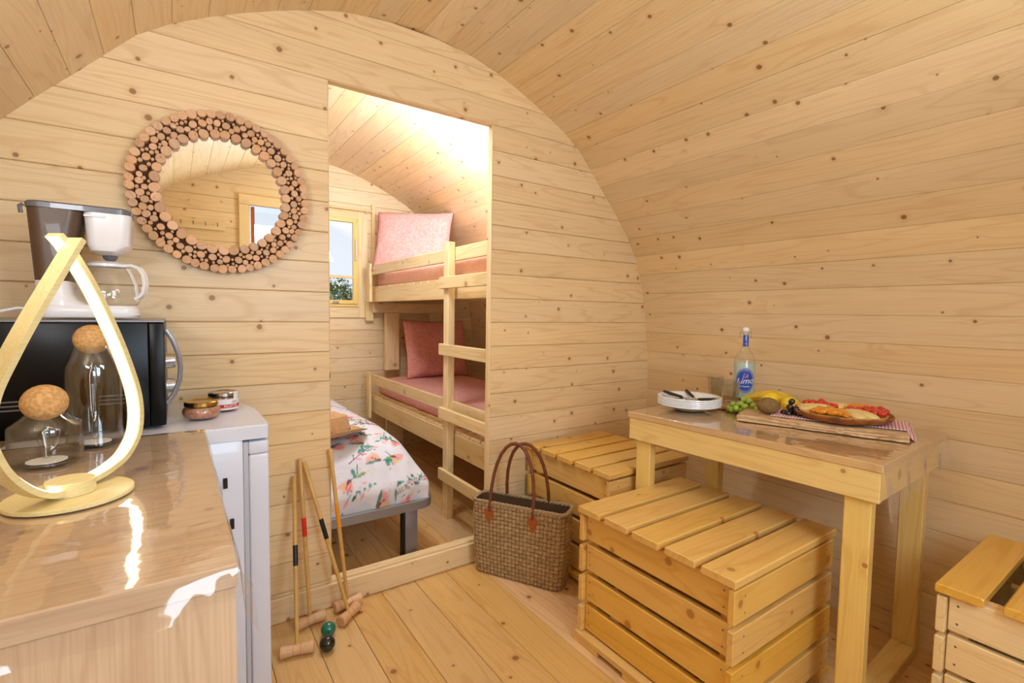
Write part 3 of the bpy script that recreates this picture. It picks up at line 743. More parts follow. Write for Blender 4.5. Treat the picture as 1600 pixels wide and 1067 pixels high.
# gingham napkin
nv = []; nf = []; nn = 70; q0 = Vector((1.818, .94)); ua = Vector((.165, -.39)) ; ub = Vector((.29, .10))
nap = bpy.data.meshes.new('napkin'); uvs = []
for j in range(nn + 1):
    for i in range(nn + 1):
        a, b = i / nn, j / nn; p = q0 + ua * a + ub * b
        rel = p - P0; u = rel.dot(dx); w = rel.dot(dw); d = min(ln - u, w, Wd - w)
        s_ = min(max((d + .012) / .02, 0), 1); s_ = s_ * s_ * (3 - 2 * s_)
        z = TZ + .006 + .0295 * s_ + .004 * noise.noise(Vector((a * 5, b * 7, 0))) * (1 - s_) + .004 * (1 - s_) * (1 + math.sin(b * 14 + a * 5)) + .0015 * noise.noise(Vector((a * 9, b * 9, 3)))
        nv.append((p.x, p.y, z)); uvs.append((a * 1.35, b * .85))
for j in range(nn):
    for i in range(nn): k = j * (nn + 1) + i; nf.append((k, k + 1, k + nn + 2, k + nn + 1))
napo = mesh('napkin', [(x - q0.x, y - q0.y, z - TZ) for x, y, z in nv], nf, M['gingham'], None, True, (q0.x, q0.y, TZ), fix=False)
ul = napo.data.uv_layers.new(name='UVMap')
for lp in napo.data.loops: ul.data[lp.index].uv = uvs[lp.vertex_index]
sm = napo.modifiers.new('thick', 'SOLIDIFY'); sm.thickness = .0015
tag(napo, 'red and white gingham napkin under the fruit tart', 'napkin')
# tart
tx, ty = 1.995, .775; tzb = TZ + .037
tt = thing('fruit_tart', 'round fruit tart with bands of red, pale and orange fruit', 'tart', (tx, ty, tzb))
v = []; f = []; seg = 96; pr = [(0, 0), (.128, 0), (.148, .010), (.156, .022), (.152, .0255), (.144, .022), (.138, .020), (0, .020)]
lathe('crust', pr, M['crust'], tt, seg)
cr_o = tt.children[-1]
for vv in cr_o.data.vertices:
    r_ = math.hypot(vv.co.x, vv.co.y)
    if r_ > .1:
        a = math.atan2(vv.co.y, vv.co.x); k = 1 + .02 * noise.noise(Vector((math.cos(a) * 6, math.sin(a) * 6, 1))); vv.co.x *= k; vv.co.y *= k
        if vv.co.z > .02: vv.co.z += .004 * noise.noise(Vector((math.cos(a) * 9, math.sin(a) * 9, 5)))
lathe('custard', [(0, .0205), (.137, .0205), (.137, .024), (0, .026)], M['custard'], tt, 48)
# sector centres measured as directions from the tart towards world angles
sect = [('strawberry', 48, 92), ('pear', 92, 150), ('mango', 150, 212), ('pear', 212, 262), ('strawberry', 262, 322), ('mango', -38, 8), ('pear', 8, 48)]
rnd = random.Random(3)
for kind, a0, a1 in sect:
    if kind == 'pear':
        for q in range(2):
            a = R(a0 + (a1 - a0) * (.28 + .44 * q)); ell('pear_slice', (.082 * math.cos(a), .082 * math.sin(a), .030), (.062, .027, .014), M['pear'], tt, (0, .05, a), 14, lambda c: Vector((c.x, c.y * (1 + .25 * c.x), c.z)))
    elif kind == 'mango':
        for q in range(30):
            r_ = .028 + .105 * math.sqrt(rnd.random()); a = R(rnd.uniform(a0 + 5, a1 - 5))
            ell('orange_piece', (r_ * math.cos(a), r_ * math.sin(a), .032 + rnd.uniform(0, .004)), (.022, .014, .009), M['mango'], tt, (rnd.uniform(-.3, .3), rnd.uniform(-.3, .3), rnd.uniform(0, 3)), 8, noise_a=.3)
    else:
        for r_ in (.03, .055, .08, .105, .128):
            k = max(1, int(R(a1 - a0) * r_ / .021))
            for q in range(k):
                a = R(a0 + (a1 - a0) * (q + .5) / k + rnd.uniform(-3, 3))
                ell('strawberry_piece', (r_ * math.cos(a), r_ * math.sin(a), .035 + rnd.uniform(0, .004)), (.0135, .0115, .0105), M['strawberry'], tt, (rnd.uniform(-.4, .4), rnd.uniform(-.4, .4), a), 8, lambda c: Vector((c.x, c.y * (1 - .25 * c.x), c.z * (1 - .2 * c.x))), .15)
# fruit
def bunch(name, label, cat, c, n, r, mat, spread, seed, hz):
    g = thing(name, label, cat, (c[0], c[1], TZ + .003)); rr = random.Random(seed); pts = []
    tries = 0
    while len(pts) < n and tries < 4000:
        tries += 1; a = rr.uniform(0, 2 * PI); q = math.sqrt(rr.random()); x = spread[0] * q * math.cos(a); y = spread[1] * q * math.sin(a)
        z = r
        for p in pts:
            d = math.hypot(x - p[0], y - p[1])
            if d < 2 * r * .96: z = max(z, p[2] + math.sqrt(max(0, (2 * r * .96) ** 2 - d * d)))
        if z < hz * (1.15 - .8 * q): pts.append((x, y, z))
    for p in pts: ell('grape', p, (r, r, r * 1.08), mat, g, (rr.random(), rr.random(), 0), 12)
    tube('stalk', [(0, 0, .02), (spread[0] * .3, spread[1] * .2, hz * .9), (spread[0] * .6, spread[1] * .5, hz + .004)], .0016, M['stalk'], g, 5)
    return g
g1 = bunch('green_grapes', 'bunch of green grapes beside the plates, left of the kiwi', 'grapes', (1.935, 1.105), 38, .0128, M['grape_green'], (.055, .085), 4, .056)
g1.rotation_euler = (0, 0, -.35)
g2 = bunch('black_grapes', 'small bunch of dark grapes between kiwi and tart', 'grapes', (1.90, .905), 8, .0115, M['grape_black'], (.03, .028), 6, .05); g2.location.z = TZ + .029
g3 = bunch('black_grapes', 'few dark grapes behind the two lemons', 'grapes', (2.09, 1.06), 5, .0115, M['grape_black'], (.02, .035), 9, .05)
ell('kiwi', (1.868, .975, TZ + .061), (.041, .034, .032), M['kiwi'], None, (0, .05, R(-62)), 24); tag(COL.objects[-1], 'brown kiwi lying on the left end of the bark board', 'kiwi')
lem = lambda c: Vector((c.x * (1 + .16 * max(0, abs(c.x) - .82) / .18), c.y * (1 - .0), c.z))
ell('lemon', (2.02, 1.045, TZ + .032 + .028), (.036, .030, .030), M['lemon'], None, (0, .2, R(120)), 22, lem); tag(COL.objects[-1], 'yellow lemon on the left, behind the kiwi', 'lemon', 'lemons')
ell('lemon', (1.985, .955, TZ + .030 + .028), (.034, .030, .030), M['lemon'], None, (0, -.1, R(30)), 22, lem); tag(COL.objects[-1], 'yellow lemon on the right, beside the tart', 'lemon', 'lemons')
bn = thing('banana', 'ripe banana lying behind the lemons and grapes', 'banana', (2.12, 1.10, TZ + .004))
bp = [Vector((.045 * math.sin(k / 12 * PI) , .13 - .27 * k / 12, .022 + .030 * math.sin(k / 12 * PI))) for k in range(13)]
tube('banana_body', bp, .021, M['banana'], bn, 8, radii=[.35, .6, .85, 1, 1.05, 1.08, 1.08, 1.05, 1, .92, .8, .6, .35])
tube('banana_stem', [bp[0], bp[0] + Vector((-.012, .022, .0))], .006, M['banana_tip'], bn, 6); tube('banana_tip', [bp[-1], bp[-1] + Vector((-.006, -.008, -.003))], .006, M['banana_tip'], bn, 6)

# ------------------------------------------------------------ counter with oak front
CZ = .89; CR = .057; CN = .668; CF = 1.472
ct = thing('kitchen_counter', 'oak laminate kitchen counter in the left foreground', 'counter', (-.75, CN, 0))
bbox('worktop', (.09, 0, CZ - .03), (CR + .75, CF - CN, CZ), M['oak'], ct, .002, axis=0)
bbox('front_panel', (.26, .004, 0), (CR + .75 - .002, .022, CZ - .031), M['oak'], ct, .001, axis=2)
bbox('side_panel', (CR + .75 - .02, .0225, 0), (CR + .75 - .002, CF - CN - .004, CZ - .031), M['oak'], ct, .001, axis=2)
bbox('back_panel', (.26, CF - CN - .022, 0), (CR + .75 - .021, CF - CN - .004, CZ - .031), M['oak'], ct, .001, axis=2)
o = drape('vinyl_cloth', 'clear glossy vinyl sheet over the kitchen counter', (-.60, CN, 0), 0, CR + .60, CF - CN, CZ,
      (None, lambda w: .035 + .035 * max(0, 1 - w / .3) ** 2 + .004 * math.sin(w * 40), lambda u: .034 + .014 * math.exp(-((u - .50) / .15) ** 2), c0(.012)), seed=5, flare=.40)

# ------------------------------------------------------------ fridge
FZ = .882; FX0, FX1 = -.33, .212; FY0, FY1 = 1.50, 1.985
fg = thing('fridge', 'white undercounter fridge beside the oak counter', 'fridge', (FX0, FY0, 0)); w_, d_ = FX1 - FX0, FY1 - FY0
def rr_sec(z, x1, r=.1): return z
n_ = 8; outl = [(0, 0), (w_ - .012, 0), (w_ - .004, .003), (w_, .012)]
for k in range(n_ + 1): a = R(90 * k / n_); outl.append((w_ - .13 + .13 * math.cos(a), d_ - .28 + .28 * math.sin(a)))
outl.append((0, d_))
def slab(name, ol, z0, z1, mat, par, ch=.004):
    cx = sum(p[0] for p in ol) / len(ol); cy = sum(p[1] for p in ol) / len(ol); v = []; m = len(ol)
    for z, s_ in ((z0, 0), (z1 - ch, 0), (z1, ch)):
        for (x, y) in ol: d = math.hypot(x - cx, y - cy); v.append((x - (x - cx) / d * s_, y - (y - cy) / d * s_, z))
    f = [tuple(range(m)), tuple(range(2 * m, 3 * m))] + [(q * m + i, q * m + (i + 1) % m, (q + 1) * m + (i + 1) % m, (q + 1) * m + i) for q in (0, 1) for i in range(m)]
    o = mesh(name, v, f, mat, par); shade(o.data, 30); return o
slab('top_panel', outl, FZ - .038, FZ, M['white'], fg)
rbox('body', (.002, .004, .03), (w_ - .066, d_, FZ - .0385), .003, M['white'], fg, 2)
rbox('gasket', (w_ - .0655, .006, .06), (w_ - .0525, d_ - .02, FZ - .046), .002, M['gasket'], fg, 1)
rbox('door', (w_ - .052, .004, .05), (w_ - .002, d_ - .05, FZ - .083), .006, M['white'], fg, 3)
rbox('door_cap', (w_ - .052, .004, FZ - .082), (w_ - .002, d_ - .05, FZ - .046), .005, M['white'], fg, 3)
for xq, z in ((.098 - FX0, .732), (.112 - FX0, .617)): rbox('plug', (xq, -.003, z - .014), (xq + .010, .0035, z + .014), .001, M['black_matt'], fg, 1)
for (x, y) in ((.05, .05), (w_ - .1, .05), (.05, d_ - .05), (w_ - .1, d_ - .05)): lathe('foot', [(0, 0), (.02, 0), (.02, .025), (.015, .03), (0, .03)], M['black_matt'], fg, 12, (x, y, 0))

# jars on the fridge
def ring_jar(x, y, label, lidmat, silver):
    j = thing('pate_jar', label, 'jar', (x, y, FZ))
    lathe('jar_glass', [(0, .001), (.034, 0), (.044, .006), (.0485, .018), (.047, .030), (.041, .038), (.040, .044)], M['glass'], j, 36)
    lathe('pate', [(0, .004), (.033, .004), (.0425, .009), (.0468, .019), (.0455, .029), (.0395, .036), (0, .036)], M['pate'], j, 32)
    lathe('lid', [(0, .050), (.036, .050), (.040, .0525), (.0425, .050), (.043, .041), (.041, .040)], lidmat, j, 36)
    return j
ring_jar(.058, 1.668, 'low glass jar of pink pate with gold lid, in front', M['gold'], False)
j2 = thing('rillettes_jar', 'white and red labelled glass jar with silver lid, behind the gold lidded jar', 'jar', (.120, 1.775, FZ))
lathe('jar_glass', [(0, .001), (.036, 0), (.042, .006), (.042, .044), (.039, .049)], M['glass'], j2, 36)
lathe('rillettes', [(0, .003), (.035, .003), (.0405, .008), (.0405, .043), (0, .045)], M['pate'], j2, 32)
lathe('lid', [(0, .058), (.034, .058), (.038, .0605), (.0415, .058), (.042, .049), (.040, .048)], M['steel_lid'], j2, 36)
jf = math.atan2(-1.775, -.130) + .45
def band(nm, r, z0, z1, a0, a1, mat, par):
    v = []; f = []; n = 20
    for i in range(n + 1):
        a = jf + a0 + (a1 - a0) * i / n
        for z in (z0, z1): v.append((r * math.cos(a), r * math.sin(a), z))
    for i in range(n): f.append((2 * i, 2 * i + 2, 2 * i + 3, 2 * i + 1))
    return mesh(nm, v, f, mat, par, fix=False)
band('label', .0424, .007, .040, -1.3, 1.3, M['label_white'], j2); band('label_band', .0426, .013, .024, -1.3, 1.3, M['label_red'], j2)
band('seal_strip', .0432, .036, .062, .25, .75, M['label_white'], j2)
jc = lambda zc, a0=0.: (lambda x, y, z: (.0428 * math.cos(jf + a0 + x / .0428), .0428 * math.sin(jf + a0 + x / .0428), zc + y))
text('lettering', 'RILLETTES', .0095, M['ink_white'], j2, jc(.0185, .1)); text('lettering', 'Jean', .0105, M['ink_blue'], j2, jc(.0315, .35), .3)

# ------------------------------------------------------------ microwave
mx0, mx1, my0, my1, mz0, mz1 = -.43, -.024, 1.575, 1.975, FZ + .008, 1.163
mw = thing('microwave', 'black microwave oven standing on the fridge, door towards the right', 'microwave', (mx0, my0, FZ)); a_, b_, c_ = mx1 - mx0, my1 - my0, mz1 - FZ
rbox('casing', (0, 0, .008), (a_ - .034, b_, c_), .004, M['black'], mw, 2)
rbox('door', (a_ - .0335, 0, .009), (a_, b_, c_ - .001), .004, M['black'], mw, 2)
rbox('top_trim', (0, .001, c_ + .0005), (a_, b_ - .001, c_ + .004), .001, M['silver'], mw, 1)
tube('door_handle', [(a_ + .003, .012, c_ - .02), (a_ + .017, .012, c_ - .045), (a_ + .030, .012, c_ - .085), (a_ + .034, .012, c_ - .12), (a_ + .031, .012, c_ - .155), (a_ + .019, .012, c_ - .19), (a_ + .002, .012, c_ - .215)], .006, M['silver'], mw, 8)
lathe('knob', [(0, 0), (.022, 0), (.020, .022), (0, .024)], M['chrome'], mw, 20, mat4=Matrix.Translation((a_ + .0005, .12, .10)) @ Matrix.Rotation(PI / 2, 4, 'Y'))
lathe('knob', [(0, 0), (.022, 0), (.020, .022), (0, .024)], M['chrome'], mw, 20, mat4=Matrix.Translation((a_ + .0005, .12, .17)) @ Matrix.Rotation(PI / 2, 4, 'Y'))
for i in range(3):
    for x in (.09, .27): bbox('vent_slot', (x, -.0012, .075 + i * .010), (x + .05, 0, .0785 + i * .010), M['grey_lid'], mw, .0003)
for (x, y) in ((.05, .04), (a_ - .06, .04), (.05, b_ - .04), (a_ - .06, b_ - .04)): lathe('foot', [(0, 0), (.012, 0), (.012, .0085), (0, .0085)], M['black_matt'], mw, 10, (x, y, 0))

# ------------------------------------------------------------ coffee maker
cz = mz1 + .006
cm = thing('coffee_maker', 'white and brown filter coffee maker on top of the microwave', 'coffee maker', (-.295, 1.70, cz))
yA, yB = .02, .17
loft('base', [(.004, .002, .207, yA, yB, .03), (.010, -.002, .212, yA - .004, yB + .004, .035), (.028, -.002, .210, yA - .004, yB + .004, .035), (.036, .0, .203, yA, yB, .035)], M['white_plastic'], cm)
loft('tower', [(.036, .0, .105, yA, yB, .03), (.05, -.001, .082, yA, yB, .03), (.065, -.001, .072, yA, yB, .03), (.099, -.002, .066, yA, yB, .03)], M['white_plastic'], cm)
loft('water_tank', [(.0995, -.002, .066, yA + .001, yB - .001, .03), (.283, -.012, .098, yA - .003, yB + .003, .03)], M['brown_tank'], cm)
loft('lid', [(.284, -.014, .202, yA - .004, yB + .004, .03), (.296, -.015, .203, yA - .005, yB + .005, .03), (.300, -.012, .199, yA - .002, yB + .002, .03)], M['grey_lid'], cm)
loft('filter_holder', [(.176, .130, .165, yA + .04, yB - .04, .015), (.184, .108, .182, yA + .01, yB - .01, .03), (.200, .104, .195, yA + .004, yB - .004, .022), (.2835, .100, .201, yA - .002, yB + .002, .022)], M['white_plastic'], cm)
bbox('grip', (.102, yA - .007, .270), (.146, yA - .002, .276), M['white_plastic'], cm, .001)
lathe('drip_valve', [(0, .162), (.010, .162), (.016, .168), (.018, .1755), (0, .1755)], M['grey_lid'], cm, 16, (.148, .095, 0))
tube('hinge', [(-.016, yA + .02, .290), (-.023, yA + .02, .285), (-.021, yA + .02, .268)], .005, M['grey_lid'], cm, 6)
kt = thing('coffee_carafe', 'glass coffee carafe with white handle on the coffee maker plate', 'carafe', (-.295 + .142, 1.70 + .095, cz + .0365))
lathe('carafe_glass', [(0, .002), (.060, 0), (.069, .006), (.074, .025), (.071, .05), (.060, .083), (.048, .108), (.0445, .112)], M['glass'], kt, 40)
lathe('carafe_band', [(.0445, .108), (.0465, .108), (.0465, .116), (.0445, .116)], M['white_plastic'], kt, 32)
lathe('carafe_lid', [(0, .122), (.034, .122), (.047, .1165), (.044, .1162), (0, .1162)], M['white_plastic'], kt, 32)
hv = Vector((math.cos(-.5), math.sin(-.5), 0))
hp = [(.046, .112), (.066, .114), (.084, .106), (.095, .088), (.098, .062), (.094, .038), (.084, .026), (.072, .020)]
sweep('carafe_handle', [hv * a + Vector((0, 0, b)) for a, b in hp], [(-.008, -.004), (.008, -.004), (.009, 0), (.008, .004), (-.008, .004), (-.009, 0)], M['white_plastic'], kt, up=(hv.x * .2, hv.y * .2, 1) if 0 else None)
sweep('handle_strap', [hv * a + Vector((0, 0, b)) for a, b in ((.052, .106), (.062, .086), (.072, .06), (.0755, .035), (.075, .014))], [(-.006, -.001), (.006, -.001), (.006, .001), (-.006, .001)], M['white_plastic'], kt)
tag(tube('power_cable', [(-.305, 1.78, 1.192), (-.335, 1.77, 1.196), (-.37, 1.75, 1.185), (-.40, 1.72, 1.1735), (-.425, 1.70, 1.1735)], .0035, M['white_plastic'], None, 8), 'white power cable of the coffee maker on the microwave', 'cable')

# ------------------------------------------------------------ glass jars with cork balls
def cork_jar(x, y, r, h, br, bz, label):
    g = thing('glass_jar', label, 'jar', (x, y, CZ + .0035))
    nk = br * .86; th = .0022
    out = [(0, 0), (r * .9, 0), (r, .006), (r, h * .72), (r * .97, h * .80), (nk + .004, h - .004), (nk, h)]
    inn = [(nk - th, h), (nk + .004 - th, h - .005), (r * .97 - th, h * .795), (r - th, h * .715), (r - th, .010), (r * .85, .006), (0, .005)]
    lathe('jar_glass', out + inn, M['glass'], g, 48)
    ell('cork_ball', (0, 0, bz), (br, br, br * .96), M['cork'], g, seg=24)
    lathe('inner_glass', [(0, .012), (.006, .013), (.009, .03), (.010, h * .4), (.017, h * .6), (.016, h * .78), (.008, h * .88), (.0, bz - br + .002)], M['glass'], g, 24)
    lathe('base_disc', [(0, .0062), (r * .55, .0062), (r * .55, .0075), (0, .0075)], M['matt_white'], g, 32)  # white disc on the jar bottom
    return g
cork_jar(-.212, 1.290, .056, .098, .036, .121, 'low clear glass jar with a large cork ball, in front')
cork_jar(-.152, 1.418, .051, .222, .0335, .236, 'tall clear glass jar with a cork ball, behind the low one')

# ------------------------------------------------------------ teardrop lamp
lx, ly = -.145, 1.045; la = R(52)
lp = thing('table_lamp', 'bamboo teardrop table lamp with glowing strip on the counter', 'lamp', (lx, ly, CZ + .003), la)
lathe('base', [(0, 0), (.081, 0), (.082, .001), (.082, .006), (.081, .007), (0, .007)], M['bamboo'], lp, 64)
lathe('base_block', [(0, .007), (.031, .007), (.032, .008), (.032, .028), (.031, .029), (0, .029)], M['bamboo'], lp, 32)
Lp = [(.0137, .4151), (-.0227, .3553), (-.0581, .2964), (-.0909, .2379), (-.1172, .1833), (-.1247, .1322), (-.1150, .094), (-.097, .062), (-.070, .034), (-.0409, .0175), (-.015, .016)]
Rp = [(.0, .420), (.0168, .4012), (.0505, .3501), (.0845, .285), (.1149, .2143), (.1376, .1395), (.1355, .0788), (.1086, .0399), (.075, .024), (.045, .0175), (.02, .016)]
def smoothp(P, n=6):
    out = []
    Q = [P[0]] + P + [P[-1]]
    for i in range(1, len(Q) - 2):
        for k in range(n):
            t = k / n; out.append(tuple(.5 * (2 * Q[i][d] + (Q[i + 1][d] - Q[i - 1][d]) * t + (2 * Q[i - 1][d] - 5 * Q[i][d] + 4 * Q[i + 1][d] - Q[i + 2][d]) * t * t + (-Q[i - 1][d] + 3 * Q[i][d] - 3 * Q[i + 1][d] + Q[i + 2][d]) * t ** 3) for d in (0, 1)))
    return out + [P[-1]]
def strand(P, yoff, sgn, y1=0.):
    P = smoothp(P); n = len(P)
    pts = [Vector((p[0], yoff * (1 - i / n) + y1 * i / n, p[1])) for i, p in enumerate(P)]
    W2, T2 = .0130, .0045
    # section: first = depth (y), second = in-plane normal
    v = []; f = []; ve = []; fe = []
    for i, p in enumerate(pts):
        t = (pts[min(i + 1, n - 1)] - pts[max(i - 1, 0)]); t.y = 0; t.normalize(); nn_ = Vector((-t.z, 0, t.x)) * sgn   # points to the inside
        for (a, b) in ((-W2, -T2), (W2, -T2), (W2, T2), (-W2, T2)): v.append(p + Vector((0, a, 0)) + nn_ * b)
        for (a, b) in ((-W2 * .72, T2 + .0002), (W2 * .72, T2 + .0002), (W2 * .66, T2 + .0022), (-W2 * .66, T2 + .0022)): ve.append(p + Vector((0, a, 0)) + nn_ * b)
    for i in range(n - 1):
        for j in range(4):
            q = (i * 4 + j, i * 4 + (j + 1) % 4, i * 4 + 4 + (j + 1) % 4, i * 4 + 4 + j); f.append(q); fe.append(q)
    cap = [(0, 1, 2, 3), tuple(range(4 * n - 4, 4 * n))]
    o = mesh('bamboo_strip', v, f + cap, M['bamboo'], lp); shade(o.data, 40)
    e = mesh('led_strip', ve, fe + cap, M['led'], o); e['label'] = 'glowing led strip'
    # thin groove line along the front edge of the strip
    return o
strand(Lp, -.012, 1, -.004); strand(Rp, .012, -1, .004)

# ------------------------------------------------------------ mirror with branch slices
MC = Vector((.148, 1.962, 1.596)); RO = .272; RI = .178
mr = thing('round_mirror', 'round mirror framed with sliced branch discs on the plank wall', 'mirror', MC, rot=(PI / 2, 0, 0))  # local z -> -y
lathe('backing', [(0, -.034), (RO - .012, -.034), (RO - .010, -.022), (0, -.022)], M['bark'], mr, 64)
lathe('mirror_glass', [(0, -.0215), (RI + .012, -.0215), (RI + .012, -.016), (0, -.016)], M['mirror'], mr, 64)
discs = []; rnd = random.Random(11)
def ringd(rad, rr, n, ph=0):
    for i in range(n):
        a = 2 * PI * (i + ph) / n + rnd.uniform(-.01, .01); q = rr * rnd.uniform(.93, 1.04); discs.append((rad * math.cos(a), rad * math.sin(a), q))
ringd(RO - .0135, .0140, 59); ringd(RI + .0165, .0155, 38, .3)
def tryfill(r0, r1, tries):
    for _ in range(tries):
        a = rnd.uniform(0, 2 * PI); q = rnd.uniform(RI + .01, RO - .01); x, y = q * math.cos(a), q * math.sin(a); rr = rnd.uniform(r0, r1)
        if all((x - d[0]) ** 2 + (y - d[1]) ** 2 > ((rr + d[2]) * .965) ** 2 for d in discs): discs.append((x, y, rr))
tryfill(.0105, .0125, 5000); nbig = len(discs); tryfill(.0085, .0105, 5000); nb2 = len(discs); tryfill(.0045, .0075, 7000)
def disc_me(r, h, seg=12):
    v = []; f = []
    for z, k in ((-.022, 1), (h - .001, 1), (h, .93)):
        for i in range(seg): a = 2 * PI * i / seg; q = r * k * (1 + .05 * math.sin(2 * a + r * 900)); v.append((q * math.cos(a), q * math.sin(a), z))
    f = [(q * seg + i, q * seg + (i + 1) % seg, (q + 1) * seg + (i + 1) % seg, (q + 1) * seg + i) for q in (0, 1) for i in range(seg)] + [tuple(range(2 * seg, 3 * seg))]
    return v, f
cache = {}
sv, sf = [], []
for i, (x, y, r_) in enumerate(discs):
    h = (.004 if i < 97 else -.001) + rnd.uniform(-.0015, .002)
    if i < min(nb2, 295):
        k = (round(r_, 3), round(h, 3))
        if k not in cache:
            v, f = disc_me(*k); me = bpy.data.meshes.new('branch_slice'); me.from_pydata(v, [], f); me.materials.append(M['branch']); me.polygons.foreach_set('use_smooth', [False] * len(f)); cache[k] = me
        o = link('branch_slice', cache[k], mr, mat4=Matrix.Translation((x, y, 0)) @ Matrix.Rotation(rnd.uniform(0, 6), 4, 'Z'))
    else:
        v, f = disc_me(r_, h, 8); k = len(sv); sv += [(a + x, b + y, c) for a, b, c in v]; sf += [tuple(q + k for q in g) for g in f]
if sv: mesh('small_branch_slices', sv, sf, M['branch'], mr)['kind'] = 'stuff'
# coat rack on the front wall, seen in the mirror
ck = thing('coat_rack', 'wooden coat rack with metal hooks, reflected in the round mirror', 'coat rack', (0.0, YF, 1.86))
bbox('rail', (0, .001, -.04), (.34, .022, .04), M['bunk'], ck)
for x in (.05, .13, .21, .29): tube('hook', [(x, .022, .015), (x, .034, .015), (x, .038, -.01), (x, .05, -.015), (x, .056, .005)], .003, M['grey_lid'], ck, 6)
# made-up glowing ceiling lamp behind/above the camera, out of view
cl = thing('added_ceiling_light', 'round white ceiling lamp added near the entrance, out of view', 'lamp', (1.25, -.3, 2.300))
lathe('lamp_base', [(0, 0), (.07, 0), (.07, -.015), (0, -.015)], M['white_plastic'], cl, 24); lathe('lamp_shade', [(.065, -.016), (.06, -.04), (.035, -.055), (0, -.06)], M['lamp_white'], cl, 24)

# ------------------------------------------------------------ woven bag
bg = thing('woven_bag', 'tall woven seagrass tote bag with brown leather handles', 'bag', (0, 0, 0))
Ap = Vector((1.128, 1.930)); Bp = Vector((1.345, 1.555)); dv = (Bp - Ap); BL = dv.length; dv.normalize(); bn_ = Vector((-dv.y, dv.x)) * 1
if bn_.x < 0: bn_ = -bn_
bg.location = (Ap.x, Ap.y, 0); bg.rotation_euler = (0, 0, math.atan2(dv.y, dv.x))
# local: x along front face (0..BL), y: outward-behind  (sign so that it points away from the camera)
ysg = 1 if Vector((-dv.y, dv.x)).dot(bn_) > 0 else -1
BD, BH = .115, .335
cellw = .0182
def per(x0, x1, y0, y1, r, n):
    segs = []; Lx = x1 - x0 - 2 * r; Ly = y1 - y0 - 2 * r; arc = PI * r / 2; tot = 2 * Lx + 2 * Ly + 4 * arc; out = []
    for i in range(n):
        s = tot * i / n; 
        if s < Lx: out.append((x0 + r + s, y0, 0, -1)); continue
        s -= Lx
        if s < arc: a = -PI / 2 + s / r; out.append((x1 - r + r * math.cos(a), y0 + r + r * math.sin(a), math.cos(a), math.sin(a))); continue
        s -= arc
        if s < Ly: out.append((x1, y0 + r + s, 1, 0)); continue
        s -= Ly
        if s < arc: a = s / r; out.append((x1 - r + r * math.cos(a), y1 - r + r * math.sin(a), math.cos(a), math.sin(a))); continue
        s -= arc
        if s < Lx: out.append((x1 - r - s, y1, 0, 1)); continue
        s -= Lx
        if s < arc: a = PI / 2 + s / r; out.append((x0 + r + r * math.cos(a), y1 - r + r * math.sin(a), math.cos(a), math.sin(a))); continue
        s -= arc
        if s < Ly: out.append((x0, y1 - r - s, -1, 0)); continue
        s -= Ly
        a = PI + s / r; out.append((x0 + r + r * math.cos(a), y0 + r + r * math.sin(a), math.cos(a), math.sin(a)))
    return out, tot
_, tot = per(0, BL, 0, BD, .03, 10)
NC = int(tot / cellw / 2) * 2; sub = 7; NU = NC * sub; NR = 18; NVv = NR * sub
ring, _ = per(0, BL, 0, BD, .03, NU)
bv = []; cols = []; bf = []
straw = np.array(srgb(204, 172, 126)); straw2 = np.array(srgb(150, 118, 80)); dkc = np.array(srgb(92, 66, 40))
rnd = random.Random(8)
cellc = [[rnd.random() for _ in range(NC)] for _ in range(NR + 2)]
def weave(iu, iv):
    cu, fu = divmod(iu, sub); cv, fv = divmod(iv, sub); cu %= NC; fu /= sub; fv /= sub
    hor = (cu + cv) % 2
    px = math.sin(PI * (fu * .96 + .02)); pz_ = math.sin(PI * (fv * .96 + .02))
    hh = (px ** .9) * (.45 + .55 * pz_ ** .5) if hor else (pz_ ** .9) * (.45 + .55 * px ** .5)
    st = abs(math.sin((fv if hor else fu) * PI * 3.5 + cellc[min(cv, NR)][cu] * 3))
    return hh, hor, st, cellc[min(cv, NR)][cu]
for iv in range(NVv + 1):
    h = iv / NVv; z = .004 + BH * h; bul = math.sin(PI * min(h * 1.1, 1)) * .006
    for iu in range(NU):
        x, y, nx_, ny_ = ring[iu]; hh, hor, st, cr_ = weave(iu, iv); d = .0058 * hh + .0012 * st * hh + bul + .002 * noise.noise(Vector((x * 30, y * 30, z * 30)))
        tap = (h - .5) * .022; zb = z + (.010 * (x / BL - .5) if h > .9 else 0) + .006 * noise.noise(Vector((x * 12, y * 9, h))) * h
        lean = .0
        xx = x + nx_ * d + (x / BL - .5) * tap * 1.6; yy = y + ny_ * d + lean + (y / BD - .5) * (.012 if h > .6 else 0) * (h - .6) * 2
        bv.append((xx, ysg * yy, zb)); c = straw2 + (straw - straw2) * (.35 + .65 * cr_) * (.4 + .6 * st); c = dkc + (c - dkc) * min(1, .25 + .85 * hh); cols.append(c)
for iv in range(NVv):
    for iu in range(NU): a = iv * NU + iu; b = iv * NU + (iu + 1) % NU; bf.append((a, b, b + NU, a + NU))
# inside wall and floor
k0 = len(bv)
for h in (1.0, .55, .03):
    for iu in range(0, NU, sub):
        x, y, nx_, ny_ = ring[iu]; tap = (h - .5) * .022; z = .004 + BH * h - (.002 if h == 1 else 0)
        bv.append((x - nx_ * .006 + (x / BL - .5) * tap * 1.6, ysg * (y - ny_ * .006), z)); cols.append(dkc)
for r_ in range(2):
    for i in range(NC): a = k0 + r_ * NC + i; b = k0 + r_ * NC + (i + 1) % NC; bf.append((a, b, b + NC, a + NC))
bf.append(tuple(k0 + 2 * NC + i for i in range(NC))); bf.append(tuple(iu for iu in range(0, NU)))
body = mesh('woven_body', bv, bf, M['seagrass'], bg, fix=True); shade(body.data, 180); colattr(body.data, np.array(cols))
